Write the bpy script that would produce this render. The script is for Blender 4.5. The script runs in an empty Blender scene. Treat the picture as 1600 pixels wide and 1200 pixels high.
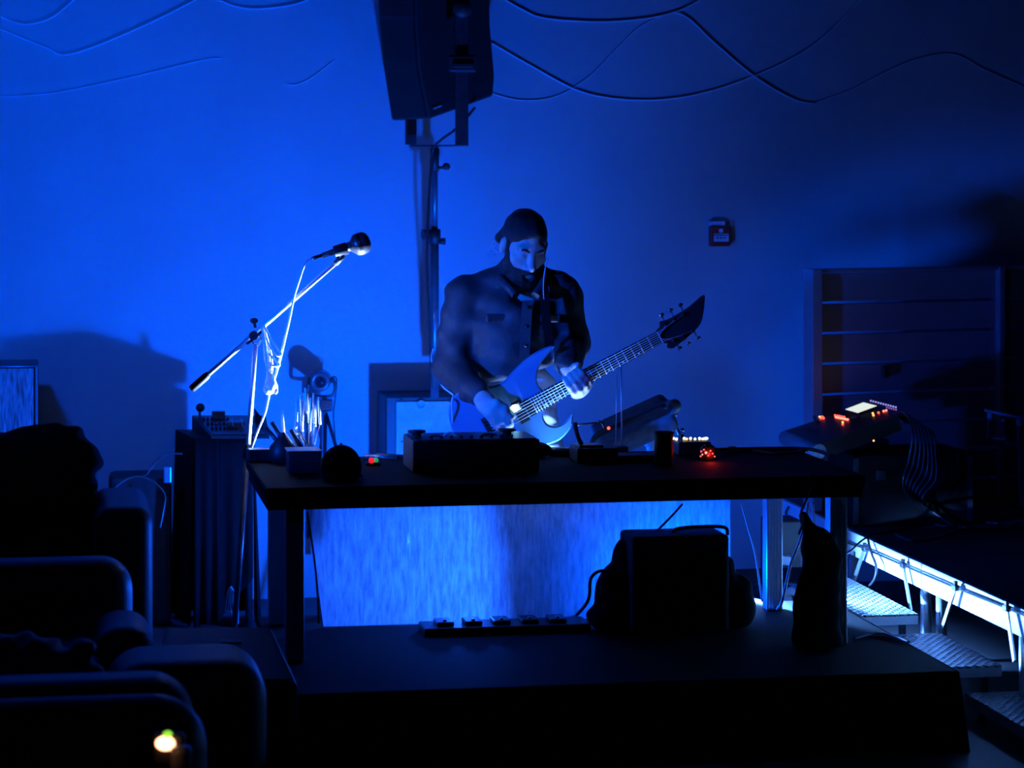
import bpy, bmesh, math, random
import numpy as np
from mathutils import Vector, Matrix
random.seed(7)
scene = bpy.context.scene
COL = scene.collection
# ------------------------------------------------------------------ camera
FPX, CXP, HZ, HC, YAW = 4000.0, 800.0, 268.0, 1.85, math.radians(10)
C10, S10 = math.cos(YAW), math.sin(YAW)
RV = Vector((C10, -S10, 0)); FV = Vector((S10, C10, 0)); ZV = Vector((0, 0, 1))
cd = bpy.data.cameras.new('camera'); camo = bpy.data.objects.new('camera', cd); COL.objects.link(camo)
cd.sensor_width = 36; cd.lens = 36 * FPX / 1600; cd.shift_y = -(600 - HZ) / 1600
camo.location = (0, 0, HC); camo.rotation_euler = (math.pi / 2, 0, -YAW)
cd.dof.use_dof = True; cd.dof.focus_distance = 11.0; cd.dof.aperture_fstop = 2.4
scene.camera = camo
# ------------------------------------------------------------------ world, exposure
w = bpy.data.worlds.new('dark_room'); scene.world = w; w.use_nodes = True
w.node_tree.nodes['Background'].inputs[0].default_value = (0.0, 0.02, 0.25, 1)
w.node_tree.nodes['Background'].inputs[1].default_value = 0.004
vs = scene.view_settings
vs.view_transform = 'Standard'; vs.look = 'None'; vs.gamma = 1; vs.use_curve_mapping = False; vs.exposure = 0.0
scene.cycles.use_denoising = True
# ------------------------------------------------------------------ projection helpers (1600x1200 frame)
def cam(px, py, d):
    return RV * ((px - CXP) / FPX * d) + FV * d + ZV * (HC - (py - HZ) / FPX * d)
def G(px, py, z):                      # point of height z
    return cam(px, py, (HC - z) * FPX / (py - HZ))
def onY(px, py, y):                    # point on the plane world y
    return cam(px, py, y / (C10 - (px - CXP) / FPX * S10))
def onX(px, py, x):
    return cam(px, py, x / (S10 + (px - CXP) / FPX * C10))
LIGHTS = []
def lamp(name, kind, loc, color, power, size=0.05, target=None, angle=160, blend=1.0):
    l = bpy.data.lights.new(name, kind); l.color = color; l.energy = power
    if kind == 'AREA': l.size = size
    else: l.shadow_soft_size = size
    if kind == 'SPOT': l.spot_size = math.radians(angle); l.spot_blend = blend
    o = bpy.data.objects.new(name, l); COL.objects.link(o); o.location = loc
    if target is not None:
        o.rotation_euler = (Vector(target) - Vector(loc)).to_track_quat('-Z', 'Y').to_euler()
    return o
FLOOR = -0.30
WALLY = 12.9
PAR1 = cam(724, 862, 11.26)            # floor LED behind the table, beside the player's leg
FILL2 = cam(1022, 896, 11.0)            # added lamp position further right, to brighten the sheet there
FILL3 = cam(862, 765, 10.775)            # added small uplight for the hands, behind the table, in front of the player
FILL4 = cam(1163, 913, 11.08)           # added side-facing floor light to brighten the stage edge beam
FILL5 = cam(612, 782, 10.92)            # added uplight behind the table, to whiten the microphone boom
FILL6 = cam(846, 800, 10.96)            # added uplight for shirt and thigh, between the guitar and the player
BLUE = (0.0, 0.078, 1.0)
lamp('floor_led_light', 'SPOT', PAR1, BLUE, 370, 0.03, onY(120, 160, WALLY), 152)
lamp('floor_led_spill', 'POINT', PAR1, BLUE, 72, 0.03)
lamp('floor_led_sheet', 'SPOT', PAR1, (0.02, 0.13, 1.0), 62, 0.03, PAR1 + Vector((-.2, -1, 0.05)), 150)
lamp('boom_fill_white', 'SPOT', FILL5, (0.30, 0.48, 1.0), 1700, 0.03, FILL5 + Vector((-.6, -.22, .85)), 66, .4)  # added white fill that blows out the boom and cord tassel
lamp('body_fill', 'SPOT', FILL6, (0.16, 0.34, 1.0), 110, 0.03, FILL6 + Vector((.05, -.05, 1)), 70, .5)  # added fill from below for shirt and thigh
lamp('beam_fill_white', 'SPOT', FILL4, (0.10, 0.32, 1.0), 800, 0.03, FILL4 + Vector((1, -.25, -.04)), 130, .3)  # added white fill along the stage edge beam
lamp('sheet_fill_blue', 'SPOT', FILL2 - ZV * .02, BLUE, 90, 0.05, FILL2 + Vector((.05, -1, .1)), 150)  # added blue fill behind the right half of the sheet
lamp('hand_fill_white', 'SPOT', FILL3, (0.12, 0.30, 1.0), 34, 0.025, FILL3 + Vector((-.02, -.34, 1)), 92, .5)  # added white fill under the hands and guitar
lamp('side_par_light', 'SPOT', (-1.6, 8.6, 1.5), BLUE, 1600, 0.12, (2.0, 10.9, 1.05), 24)
lamp('wall_fill_light', 'SPOT', (-1.2, 9.0, 3.3), BLUE, 480, 0.2, onY(20, 310, WALLY), 66)  # added soft blue fill for the left of the back wall
lamp('overhead_fill_light', 'SPOT', (-1.6, 5.2, 3.6), BLUE, 14, 0.15, (1.9, 10.6, 0.6), 60)  # added weak blue room fill from overhead

# ------------------------------------------------------------------ materials
MATS = {}
def mat(name, col, rough=0.6, metal=0.0, noise=0.25, nscale=30, bump=0.0, bscale=200, emit=None, estr=0, spec=0.5, stretch=None, coat=0):
    if name in MATS: return MATS[name]
    m = bpy.data.materials.new(name); m.use_nodes = True; MATS[name] = m
    nt = m.node_tree; b = nt.nodes['Principled BSDF']
    b.inputs['Roughness'].default_value = rough; b.inputs['Metallic'].default_value = metal
    b.inputs['Specular IOR Level'].default_value = spec
    if coat: b.inputs['Coat Weight'].default_value = coat
    tc = nt.nodes.new('ShaderNodeTexCoord'); mp = nt.nodes.new('ShaderNodeMapping')
    nt.links.new(tc.outputs['Object'], mp.inputs[0])
    if stretch: mp.inputs['Scale'].default_value = stretch
    n = nt.nodes.new('ShaderNodeTexNoise'); n.inputs['Scale'].default_value = nscale; n.inputs['Detail'].default_value = 4
    nt.links.new(mp.outputs[0], n.inputs['Vector'])
    r = nt.nodes.new('ShaderNodeValToRGB')
    lo = [max(0, c * (1 - noise)) for c in col]; hi = [min(1, c * (1 + noise)) for c in col]
    r.color_ramp.elements[0].color = (*lo, 1); r.color_ramp.elements[1].color = (*hi, 1)
    r.color_ramp.elements[0].position = 0.3; r.color_ramp.elements[1].position = 0.7
    nt.links.new(n.outputs['Fac'], r.inputs[0]); nt.links.new(r.outputs[0], b.inputs['Base Color'])
    if bump:
        n2 = nt.nodes.new('ShaderNodeTexNoise'); n2.inputs['Scale'].default_value = bscale; n2.inputs['Detail'].default_value = 3
        nt.links.new(mp.outputs[0], n2.inputs['Vector'])
        bp = nt.nodes.new('ShaderNodeBump'); bp.inputs['Strength'].default_value = bump; bp.inputs['Distance'].default_value = 0.01
        nt.links.new(n2.outputs['Fac'], bp.inputs['Height']); nt.links.new(bp.outputs[0], b.inputs['Normal'])
    if emit:
        b.inputs['Emission Color'].default_value = (*emit, 1); b.inputs['Emission Strength'].default_value = estr
    return m
M_WALL = mat('wall_paint', (0.5, 0.5, 0.52), 0.75, noise=0.06, nscale=2.2, bump=0.05, bscale=60)
M_FLOOR = mat('floor_concrete', (0.045, 0.045, 0.05), 0.6, noise=0.25, nscale=5)
M_BLACK = mat('black_plastic', (0.02, 0.02, 0.022), 0.5)
M_MATTE = mat('black_matte', (0.012, 0.012, 0.013), 0.85, noise=0.3)
M_DECK = mat('black_deck_board', (0.003, 0.003, 0.0035), 0.75, noise=0.4, nscale=40, bump=0.15, spec=0.1)
M_CARPET = mat('black_speckled_carpet', (0.055, 0.055, 0.06), 0.9, noise=0.9, nscale=160, bump=0.4, bscale=300)
M_CLOTH = mat('black_cloth', (0.006, 0.006, 0.007), 0.9, spec=0.12, bump=0.1, bscale=80)
M_DARKCLOTH = mat('dark_jacket_cloth', (0.04, 0.04, 0.045), 0.65, noise=0.3, nscale=14, bump=0.45, bscale=24)
M_LEATHER = mat('black_leather', (0.02, 0.02, 0.022), 0.5, noise=0.3, bump=0.08, bscale=60)
M_ALU = mat('aluminium', (0.75, 0.76, 0.78), 0.38, 0.85, noise=0.08, nscale=20, bump=0.03)
M_WHITEALU = mat('pale_aluminium', (0.85, 0.85, 0.86), 0.5, 0.0, noise=0.08, nscale=6)
M_SATIN = mat('satin_nickel', (0.8, 0.8, 0.82), 0.35, 0.3, noise=0.03)
M_CHROME = mat('chrome', (0.85, 0.85, 0.86), 0.18, 1.0, noise=0.03)
M_STEEL = mat('dark_steel', (0.09, 0.09, 0.1), 0.35, 0.7)
M_POLE = mat('painted_steel_pole', (0.16, 0.16, 0.17), 0.3, 0.4)
M_GREYBOX = mat('worn_grey_panel', (0.42, 0.42, 0.44), 0.6, noise=0.18, nscale=18, bump=0.1, bscale=40)
M_GRILLE = mat('grille_cloth', (0.35, 0.36, 0.38), 0.6, 0.3, noise=0.75, nscale=60, stretch=(2.0, 2.0, 0.25))
M_ROPE = mat('grey_cable_sheath', (0.85, 0.85, 0.87), 0.35, noise=0.05)
M_WHITE = mat('white_plastic', (0.85, 0.85, 0.85), 0.4, noise=0.05)
M_CORD = mat('white_cotton_cord', (0.9, 0.9, 0.9), 0.8, noise=0.1, bump=0.3, bscale=150)
M_SKIN = mat('skin', (0.62, 0.5, 0.44), 0.5, noise=0.08, nscale=25, bump=0.05)
M_HAIR = mat('dark_hair', (0.012, 0.01, 0.01), 0.5, noise=0.5, nscale=60, bump=0.5, bscale=120, stretch=(4, 4, 1))
M_TEE = mat('light_cotton', (0.75, 0.75, 0.76), 0.85, noise=0.06, bump=0.15, bscale=40)
M_JEANS = mat('pale_denim', (0.5, 0.52, 0.56), 0.85, noise=0.15, bump=0.2, bscale=40)
M_GUITAR = mat('blue_guitar_lacquer', (0.10, 0.30, 0.5), 0.3, noise=0.1, nscale=4, coat=0.4)
M_FRETB = mat('ebony_fretboard', (0.03, 0.028, 0.027), 0.4)
M_RED = mat('red_plastic', (0.55, 0.03, 0.02), 0.45, noise=0.08)
M_PARTITION = mat('dark_blue_panel', (0.32, 0.34, 0.42), 0.5, noise=0.12, nscale=5)
M_SCREEN = mat('lit_screen', (0.8, 0.8, 0.75), 0.3, emit=(0.9, 1.0, 0.86), estr=0.85, nscale=25)
M_LEDR = mat('red_led', (0.6, 0.02, 0.02), 0.3, emit=(1.0, 0.05, 0.03), estr=5)
M_LEDRH = mat('hot_red_led', (0.6, 0.1, 0.1), 0.3, emit=(1.0, 0.12, 0.08), estr=5)
M_LEDO = mat('orange_led', (0.6, 0.3, 0.1), 0.3, emit=(1.0, 0.38, 0.10), estr=2.5)
M_LEDG = mat('green_led', (0.1, 0.6, 0.1), 0.3, emit=(0.12, 0.85, 0.22), estr=0.6)
M_LEDY = mat('lime_led', (0.3, 0.6, 0.05), 0.3, emit=(0.35, 0.9, 0.05), estr=1.0)
M_LEDW = mat('white_led', (0.8, 0.8, 0.7), 0.3, emit=(1.0, 0.95, 0.7), estr=2.5)
M_LEDB = mat('blue_led', (0.3, 0.3, 0.8), 0.3, emit=(0.45, 0.4, 1.0), estr=0.8)
M_GLOWSPOT = mat('cyan_glow_spot', (0.7, 0.9, 0.9), 0.3, emit=(0.55, 1.0, 0.95), estr=3)
M_GLASSLENS = mat('lens_glass', (0.02, 0.02, 0.03), 0.08)
M_BOTTLE = mat('blue_bottle', (0.25, 0.3, 0.5), 0.25)
# checker plate: fine raised pattern as relief on the treads
M_PLATE = mat('checker_plate', (0.6, 0.61, 0.63), 0.3, 0.8, noise=0.1)
nt = M_PLATE.node_tree; b = nt.nodes['Principled BSDF']
tc = [n for n in nt.nodes if n.type == 'TEX_COORD'][0]
wv = []
for ang in (0.6, -0.6):
    mp = nt.nodes.new('ShaderNodeMapping'); mp.inputs['Rotation'].default_value = (0, 0, ang); nt.links.new(tc.outputs['Object'], mp.inputs[0])
    wt = nt.nodes.new('ShaderNodeTexWave'); wt.inputs['Scale'].default_value = 10; wt.inputs['Distortion'].default_value = 1.0
    nt.links.new(mp.outputs[0], wt.inputs['Vector']); wv.append(wt)
mx = nt.nodes.new('ShaderNodeMath'); mx.operation = 'MAXIMUM'
nt.links.new(wv[0].outputs['Fac'], mx.inputs[0]); nt.links.new(wv[1].outputs['Fac'], mx.inputs[1])
bp = nt.nodes.new('ShaderNodeBump'); bp.inputs['Strength'].default_value = 1.0; bp.inputs['Distance'].default_value = 0.03
nt.links.new(mx.outputs[0], bp.inputs['Height']); nt.links.new(bp.outputs[0], b.inputs['Normal'])
# frosted corrugated plastic sheet
M_PANEL = bpy.data.materials.new('frosted_plastic_sheet'); M_PANEL.use_nodes = True
nt = M_PANEL.node_tree; nt.nodes.remove(nt.nodes['Principled BSDF']); out = nt.nodes['Material Output']
tc = nt.nodes.new('ShaderNodeTexCoord'); mp = nt.nodes.new('ShaderNodeMapping'); mp.inputs['Scale'].default_value = (60, 1, 9)
n = nt.nodes.new('ShaderNodeTexNoise'); n.inputs['Scale'].default_value = 1.0; n.inputs['Detail'].default_value = 6; n.inputs['Roughness'].default_value = 0.75
nt.links.new(tc.outputs['Object'], mp.inputs[0]); nt.links.new(mp.outputs[0], n.inputs['Vector'])
rp = nt.nodes.new('ShaderNodeValToRGB'); rp.color_ramp.elements[0].position = 0.38; rp.color_ramp.elements[1].position = 0.66
rp.color_ramp.elements[0].color = (0.42, 0.42, 0.45, 1); rp.color_ramp.elements[1].color = (0.95, 0.93, 0.95, 1)
nt.links.new(n.outputs['Fac'], rp.inputs[0])
tl = nt.nodes.new('ShaderNodeBsdfTranslucent'); tp = nt.nodes.new('ShaderNodeBsdfTransparent'); gl = nt.nodes.new('ShaderNodeBsdfGlossy')
tp.inputs[0].default_value = (0.9, 0.9, 0.95, 1); gl.inputs['Roughness'].default_value = 0.35
nt.links.new(rp.outputs[0], tl.inputs[0])
m1 = nt.nodes.new('ShaderNodeMixShader'); m1.inputs[0].default_value = 0.38
m2 = nt.nodes.new('ShaderNodeMixShader'); m2.inputs[0].default_value = 0.06
nt.links.new(tl.outputs[0], m1.inputs[1]); nt.links.new(tp.outputs[0], m1.inputs[2])
nt.links.new(m1.outputs[0], m2.inputs[1]); nt.links.new(gl.outputs[0], m2.inputs[2]); nt.links.new(m2.outputs[0], out.inputs[0])

# ------------------------------------------------------------------ mesh helpers
def frame(z):
    z = Vector(z).normalized(); a = Vector((0, 0, 1)) if abs(z.z) < 0.9 else Vector((1, 0, 0))
    x = a.cross(z).normalized(); y = z.cross(x); return x, y, z
CAMR = Matrix((RV, FV, ZV)).transposed()         # columns right, away, up
def rotz(a): return Matrix.Rotation(a, 3, 'Z')
def spline(pts, n=8, closed=False):
    P = [Vector(p) for p in pts]; o = []
    N = len(P)
    for i in range(N if closed else N - 1):
        if closed: a, b_, c, d = P[i - 1], P[i], P[(i + 1) % N], P[(i + 2) % N]
        else: a, b_, c, d = P[max(i - 1, 0)], P[i], P[i + 1], P[min(i + 2, N - 1)]
        for k in range(n):
            t = k / n
            o.append(0.5 * ((2 * b_) + (c - a) * t + (2 * a - 5 * b_ + 4 * c - d) * t * t + (3 * b_ - a - 3 * c + d) * t ** 3))
    if not closed: o.append(P[-1])
    return o
WL = {}
class MB:
    def __init__(s): s.v = []; s.f = []; s.sm = []
    def add(s, vs, fs, smooth=False):
        o = len(s.v); s.v += [Vector(v) for v in vs]
        for f in fs: s.f.append([i + o for i in f]); s.sm.append(smooth)
        return s
    def hexa(s, p):   # bottom 4 then top 4
        return s.add(p, [(3, 2, 1, 0), (4, 5, 6, 7), (0, 1, 5, 4), (1, 2, 6, 5), (2, 3, 7, 6), (3, 0, 4, 7)])
    def box(s, c, size, R=None, bevel=0.0):
        c = Vector(c); R = R or Matrix.Identity(3); h = Vector(size) * 0.5
        if bevel <= 0:
            p = [c + R @ Vector((h.x * a, h.y * b_, h.z * d)) for d in (-1, 1) for a, b_ in ((-1, -1), (1, -1), (1, 1), (-1, 1))]
            return s.hexa(p)
        bm = bmesh.new(); bmesh.ops.create_cube(bm, size=1.0)
        for v in bm.verts: v.co = Vector((v.co.x * size[0], v.co.y * size[1], v.co.z * size[2]))
        bmesh.ops.bevel(bm, geom=list(bm.edges), offset=bevel, segments=2, affect='EDGES', profile=0.5)
        bm.verts.index_update()
        s.add([c + R @ v.co for v in bm.verts], [[v.index for v in f.verts] for f in bm.faces]); bm.free(); return s
    def cyl(s, a, b_, r0, r1=None, n=14):
        a = Vector(a); b_ = Vector(b_); r1 = r0 if r1 is None else r1; x, y, z = frame(b_ - a)
        ring = lambda c, r: [c + (x * math.cos(2 * math.pi * i / n) + y * math.sin(2 * math.pi * i / n)) * r for i in range(n)]
        o = len(s.v); s.add(ring(a, r0) + ring(b_, r1), [(i, (i + 1) % n, n + (i + 1) % n, n + i) for i in range(n)], True)
        s.f.append([o + i for i in range(n)][::-1]); s.sm.append(False); s.f.append([o + n + i for i in range(n)]); s.sm.append(False); return s
    def tube(s, pts, r, n=6, closed=False):
        P = [Vector(p) for p in pts]; N = len(P); rs = r if isinstance(r, (list, tuple)) else [r] * N
        t0 = (P[1] - P[0]); x, y, z = frame(t0); vs = []
        for i in range(N):
            t = (P[min(i + 1, N - 1)] - P[max(i - 1, 0)])
            if t.length < 1e-9: t = t0
            t.normalize(); x = (x - t * x.dot(t)); x = x.normalized() if x.length > 1e-6 else frame(t)[0]; y = t.cross(x)
            vs += [P[i] + (x * math.cos(2 * math.pi * k / n) + y * math.sin(2 * math.pi * k / n)) * rs[i] for k in range(n)]
        fs = [(i * n + k, i * n + (k + 1) % n, (i + 1) * n + (k + 1) % n, (i + 1) * n + k) for i in range(N - 1) for k in range(n)]
        o = len(s.v); s.add(vs, fs, True)
        s.f.append([o + k for k in range(n)][::-1]); s.sm.append(False); s.f.append([o + (N - 1) * n + k for k in range(n)]); s.sm.append(False); return s
    def lathe(s, prof, org, axis=(0, 0, 1), n=20):
        org = Vector(org); x, y, z = frame(axis); vs = []
        for r, h in prof: vs += [org + z * h + (x * math.cos(2 * math.pi * k / n) + y * math.sin(2 * math.pi * k / n)) * max(r, 1e-4) for k in range(n)]
        N = len(prof); s.add(vs, [(i * n + k, i * n + (k + 1) % n, (i + 1) * n + (k + 1) % n, (i + 1) * n + k) for i in range(N - 1) for k in range(n)], True); return s
    def sphere(s, c, r, R=None, n=12, m=8):
        r = Vector(r) if hasattr(r, '__len__') else Vector((r, r, r)); R = R or Matrix.Identity(3); c = Vector(c); vs = []
        for i in range(m + 1):
            t = math.pi * i / m
            for k in range(n):
                a = 2 * math.pi * k / n; q = Vector((math.sin(t) * math.cos(a) * r.x, math.sin(t) * math.sin(a) * r.y, -math.cos(t) * r.z)); vs.append(c + R @ q)
        return s.add(vs, [(i * n + k, i * n + (k + 1) % n, (i + 1) * n + (k + 1) % n, (i + 1) * n + k) for i in range(m) for k in range(n)], True)
    def prism(s, outline, z0, z1, org, X, Y, Z, bevel=0.0):
        bm = bmesh.new(); vv = [bm.verts.new((p[0], p[1], z0)) for p in outline]; f = bm.faces.new(vv)
        r = bmesh.ops.extrude_face_region(bm, geom=[f]); top = [g for g in r['geom'] if isinstance(g, bmesh.types.BMVert)]
        for v in top: v.co.z = z1
        bm.normal_update()
        if bevel:
            ed = [e for e in bm.edges if abs(e.verts[0].co.z - e.verts[1].co.z) < 1e-6]
            bmesh.ops.bevel(bm, geom=ed, offset=bevel, segments=3, affect='EDGES', profile=0.5)
        bmesh.ops.recalc_face_normals(bm, faces=list(bm.faces)); bm.verts.index_update()
        s.add([org + X * v.co.x + Y * v.co.y + Z * v.co.z for v in bm.verts], [[v.index for v in f.verts] for f in bm.faces]); bm.free(); return s
    def build(s, name, material, parent=None, label=None, cat=None, group=None, kind=None, smooth=None):
        lo = Vector((min(v.x for v in s.v), min(v.y for v in s.v), min(v.z for v in s.v))); hi = Vector((max(v.x for v in s.v), max(v.y for v in s.v), max(v.z for v in s.v)))
        base = Vector(((lo.x + hi.x) / 2, (lo.y + hi.y) / 2, lo.z))
        me = bpy.data.meshes.new(name); me.from_pydata([v - base for v in s.v], [], s.f)
        sm = s.sm if smooth is None else [smooth] * len(s.f)
        me.polygons.foreach_set('use_smooth', sm); me.materials.append(material); me.update()
        o = bpy.data.objects.new(name, me); COL.objects.link(o); o.location = base; WL[o.name] = base
        return fin(o, parent, label, cat, group, kind)
def fin(o, parent=None, label=None, cat=None, group=None, kind=None):
    if parent is not None:
        o.parent = parent; o.matrix_parent_inverse = Matrix.Translation(-WL[parent.name])
    if label: o['label'] = label
    if cat: o['category'] = cat
    if group: o['group'] = group
    if kind: o['kind'] = kind
    return o
def thing(name, label, cat, loc, group=None):
    o = bpy.data.objects.new(name, None); COL.objects.link(o); o.location = loc; o.empty_display_size = 0.05
    WL[o.name] = Vector(loc); return fin(o, None, label, cat, group)
def cable(pts, r, material, label, name='cable', cat='cable', n=8, group=None):
    return MB().tube(spline(pts, n), r).build(name, material, None, label, cat, group)

# ------------------------------------------------------------------ soft-shape mesher (smooth unions -> one continuous surface)
class SDF:
    def __init__(s, lo, hi, h):
        s.lo = np.array(lo, dtype=np.float32); s.h = h
        s.n = [int(math.ceil((hi[i] - lo[i]) / h)) + 1 for i in range(3)]; s.v = np.full(s.n, 1.0, np.float32)
        s.ax = [s.lo[i] + h * np.arange(s.n[i], dtype=np.float32) for i in range(3)]
    def region(s, lo, hi):
        sl = []
        for i in range(3):
            a = max(0, int((lo[i] - s.lo[i]) / s.h)); b_ = min(s.n[i], int((hi[i] - s.lo[i]) / s.h) + 2)
            if b_ <= a: return None
            sl.append(slice(a, b_))
        return tuple(sl)
    def pts(s, sl): return s.ax[0][sl[0]][:, None, None], s.ax[1][sl[1]][None, :, None], s.ax[2][sl[2]][None, None, :]
    def comb(s, lo, hi, fn, k, op):
        mg = k + 3 * s.h; sl = s.region([lo[i] - mg for i in range(3)], [hi[i] + mg for i in range(3)])
        if sl is None: return s
        d = fn(*s.pts(sl)); a = s.v[sl]
        if op == 'u':
            h = np.maximum(k - np.abs(a - d), 0) / k; s.v[sl] = np.minimum(a, d) - h * h * k / 4
        else:
            d = -d; h = np.maximum(k - np.abs(a - d), 0) / k; s.v[sl] = np.maximum(a, d) + h * h * k / 4
        return s
    def cap(s, a, b_, r0, r1=None, k=0.02, op='u'):
        a = Vector(a); b_ = Vector(b_); r1 = r0 if r1 is None else r1; ab = b_ - a; L = max(ab.dot(ab), 1e-9); R = max(r0, r1)
        def fn(X, Y, Z):
            x, y, z = X - a.x, Y - a.y, Z - a.z
            t = np.clip((x * ab.x + y * ab.y + z * ab.z) / L, 0, 1)
            return np.sqrt((x - t * ab.x) ** 2 + (y - t * ab.y) ** 2 + (z - t * ab.z) ** 2) - (r0 + (r1 - r0) * t)
        return s.comb([min(a[i], b_[i]) - R for i in range(3)], [max(a[i], b_[i]) + R for i in range(3)], fn, k, op)
    def chain(s, pts, rs, k=0.01):
        for i in range(len(pts) - 1): s.cap(pts[i], pts[i + 1], rs[i], rs[i + 1], k)
        return s
    def loc(s, X, Y, Z, c, R):
        x, y, z = X - c.x, Y - c.y, Z - c.z; T = R.transposed()
        return [x * T[i][0] + y * T[i][1] + z * T[i][2] for i in range(3)]
    def ell(s, c, r, R=None, k=0.02, op='u'):
        c = Vector(c); R = R or Matrix.Identity(3); m = max(r)
        def fn(X, Y, Z):
            p = s.loc(X, Y, Z, c, R)
            k0 = np.sqrt(sum((p[i] / r[i]) ** 2 for i in range(3))); k1 = np.sqrt(sum((p[i] / r[i] ** 2) ** 2 for i in range(3))) + 1e-6
            return (k0 * (k0 - 1) / k1).astype(np.float32)
        return s.comb([c[i] - m for i in range(3)], [c[i] + m for i in range(3)], fn, k, op)
    def rbox(s, c, half, rad, R=None, k=0.02, op='u'):
        c = Vector(c); R = R or Matrix.Identity(3); m = Vector(half).length
        def fn(X, Y, Z):
            p = s.loc(X, Y, Z, c, R); q = [np.abs(p[i]) - (half[i] - rad) for i in range(3)]
            return np.sqrt(sum(np.maximum(a, 0) ** 2 for a in q)) + np.minimum(np.maximum(np.maximum(q[0], q[1]), q[2]), 0) - rad
        return s.comb([c[i] - m for i in range(3)], [c[i] + m for i in range(3)], fn, k, op)
    def plane(s, c, nrm, k=0.01):          # cut away the side the normal points to
        c = Vector(c); nrm = Vector(nrm).normalized(); X, Y, Z = s.ax[0][:, None, None], s.ax[1][None, :, None], s.ax[2][None, None, :]
        d = (X - c.x) * nrm.x + (Y - c.y) * nrm.y + (Z - c.z) * nrm.z
        h = np.maximum(k - np.abs(s.v - d), 0) / k; s.v = np.maximum(s.v, d) + h * h * k / 4; return s
    def wrinkle(s, amp, comps):
        X, Y, Z = s.ax[0][:, None, None], s.ax[1][None, :, None], s.ax[2][None, None, :]
        t = 0
        for kx, ky, kz, ph in comps: t = t + np.sin(X * kx + Y * ky + Z * kz + ph + 1.3 * np.sin(X * ky * 0.5 - Z * kx * 0.4 + ph))
        s.v = s.v + (amp * t / len(comps)).astype(np.float32); return s
    def mesh(s):
        v = s.v; neg = v < 0; nx, ny, nz = v.shape
        cnt = np.zeros((nx - 1, ny - 1, nz - 1), np.int8)
        for i in (0, 1):
            for j in (0, 1):
                for k in (0, 1): cnt += neg[i:nx - 1 + i, j:ny - 1 + j, k:nz - 1 + k]
        act = (cnt > 0) & (cnt < 8); I = np.argwhere(act); idx = np.full(act.shape, -1, np.int64); idx[act] = np.arange(len(I))
        acc = np.zeros((len(I), 3)); num = np.zeros(len(I))
        cs = [(i, j, k) for i in (0, 1) for j in (0, 1) for k in (0, 1)]
        for a in cs:
            for axx in range(3):
                if a[axx]: continue
                b_ = list(a); b_[axx] = 1
                va = v[I[:, 0] + a[0], I[:, 1] + a[1], I[:, 2] + a[2]]; vb = v[I[:, 0] + b_[0], I[:, 1] + b_[1], I[:, 2] + b_[2]]
                m = (va < 0) != (vb < 0); t = np.where(m, va / np.where(m, va - vb, 1), 0)
                p = np.array(a, float)[None, :].repeat(len(I), 0); p[:, axx] += t
                acc[m] += p[m]; num[m] += 1
        P = (I + acc / num[:, None]) * s.h + s.lo; F = []
        for axx in range(3):
            o1, o2 = [(1, 2), (2, 0), (0, 1)][axx]
            sa = [slice(None)] * 3; sb = [slice(None)] * 3; sa[axx] = slice(0, -1); sb[axx] = slice(1, None)
            ch = neg[tuple(sa)] != neg[tuple(sb)]; E = np.argwhere(ch)
            E = E[(E[:, o1] > 0) & (E[:, o2] > 0) & (E[:, o1] < v.shape[o1] - 1) & (E[:, o2] < v.shape[o2] - 1)]
            q = []
            for d1, d2 in ((-1, -1), (0, -1), (0, 0), (-1, 0)):
                e = E.copy(); e[:, o1] += d1; e[:, o2] += d2; q.append(idx[e[:, 0], e[:, 1], e[:, 2]])
            q = np.stack(q, 1); fl = neg[E[:, 0], E[:, 1], E[:, 2]]; q[~fl] = q[~fl][:, ::-1]; F.append(q)
        F = np.concatenate(F); F = F[(F >= 0).all(1)]
        return P, F
    def build(s, name, material, parent=None, label=None, cat=None, group=None):
        P, F = s.mesh(); m = MB(); m.v = [Vector(p) for p in P.tolist()]; m.f = F.tolist(); m.sm = [True] * len(m.f)
        return m.build(name, material, parent, label, cat, group)
def sdf_around(pts, mg, h):
    return SDF([min(p[i] for p in pts) - mg for i in range(3)], [max(p[i] for p in pts) + mg for i in range(3)], h)

# ================================================================== THE ROOM
MB().box((2, WALLY + 0.1, 1.65), (14, 0.2, 4.0)).build('wall_back', M_WALL, kind='structure')
MB().box((2, 8.0, FLOOR - 0.05), (14, 12, 0.1)).build('floor', M_FLOOR, kind='structure')

# ------------------------------------------------------------------ low stage under the table
SX0, SX1, SY0, SY1 = 0.80, 3.27, 9.05, 10.66
st = thing('stage_platform', 'low black stage platform with a dark cloth skirt under the gear table', 'stage', ((SX0 + SX1) / 2, (SY0 + SY1) / 2, FLOOR))
MB().box(((SX0 + SX1) / 2, (SY0 + SY1) / 2, -0.02), (SX1 - SX0, SY1 - SY0, 0.04), bevel=0.006).build('deck_board', M_DECK, st)
m = MB(); top = []; bot = []
N = 90
for i in range(N + 1):
    t = i / N; fold = 0.010 * math.sin(i * 1.9) + 0.006 * math.sin(i * 0.7)
    if t < 0.7: p = Vector((SX0 + (SX1 - SX0) * t / 0.7, SY0, 0)); nrm = Vector((0.0, -1, 0))
    else: p = Vector((SX1, SY0 + (SY1 - SY0) * (t - 0.7) / 0.3, 0)); nrm = Vector((1, -0.1, 0))
    if 0.68 < t < 0.72: nrm = Vector((1, -0.6, 0))
    nrm.normalize(); top.append(p + nrm * 0.008 + Vector((0, 0, -0.002))); bot.append(p + nrm * (0.045 + fold) + Vector((0, 0, FLOOR + 0.004)))
m.add(top + bot, [(i, N + 1 + i, N + 2 + i, i + 1) for i in range(N)], True); m.build('skirt', M_CLOTH, st)
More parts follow.
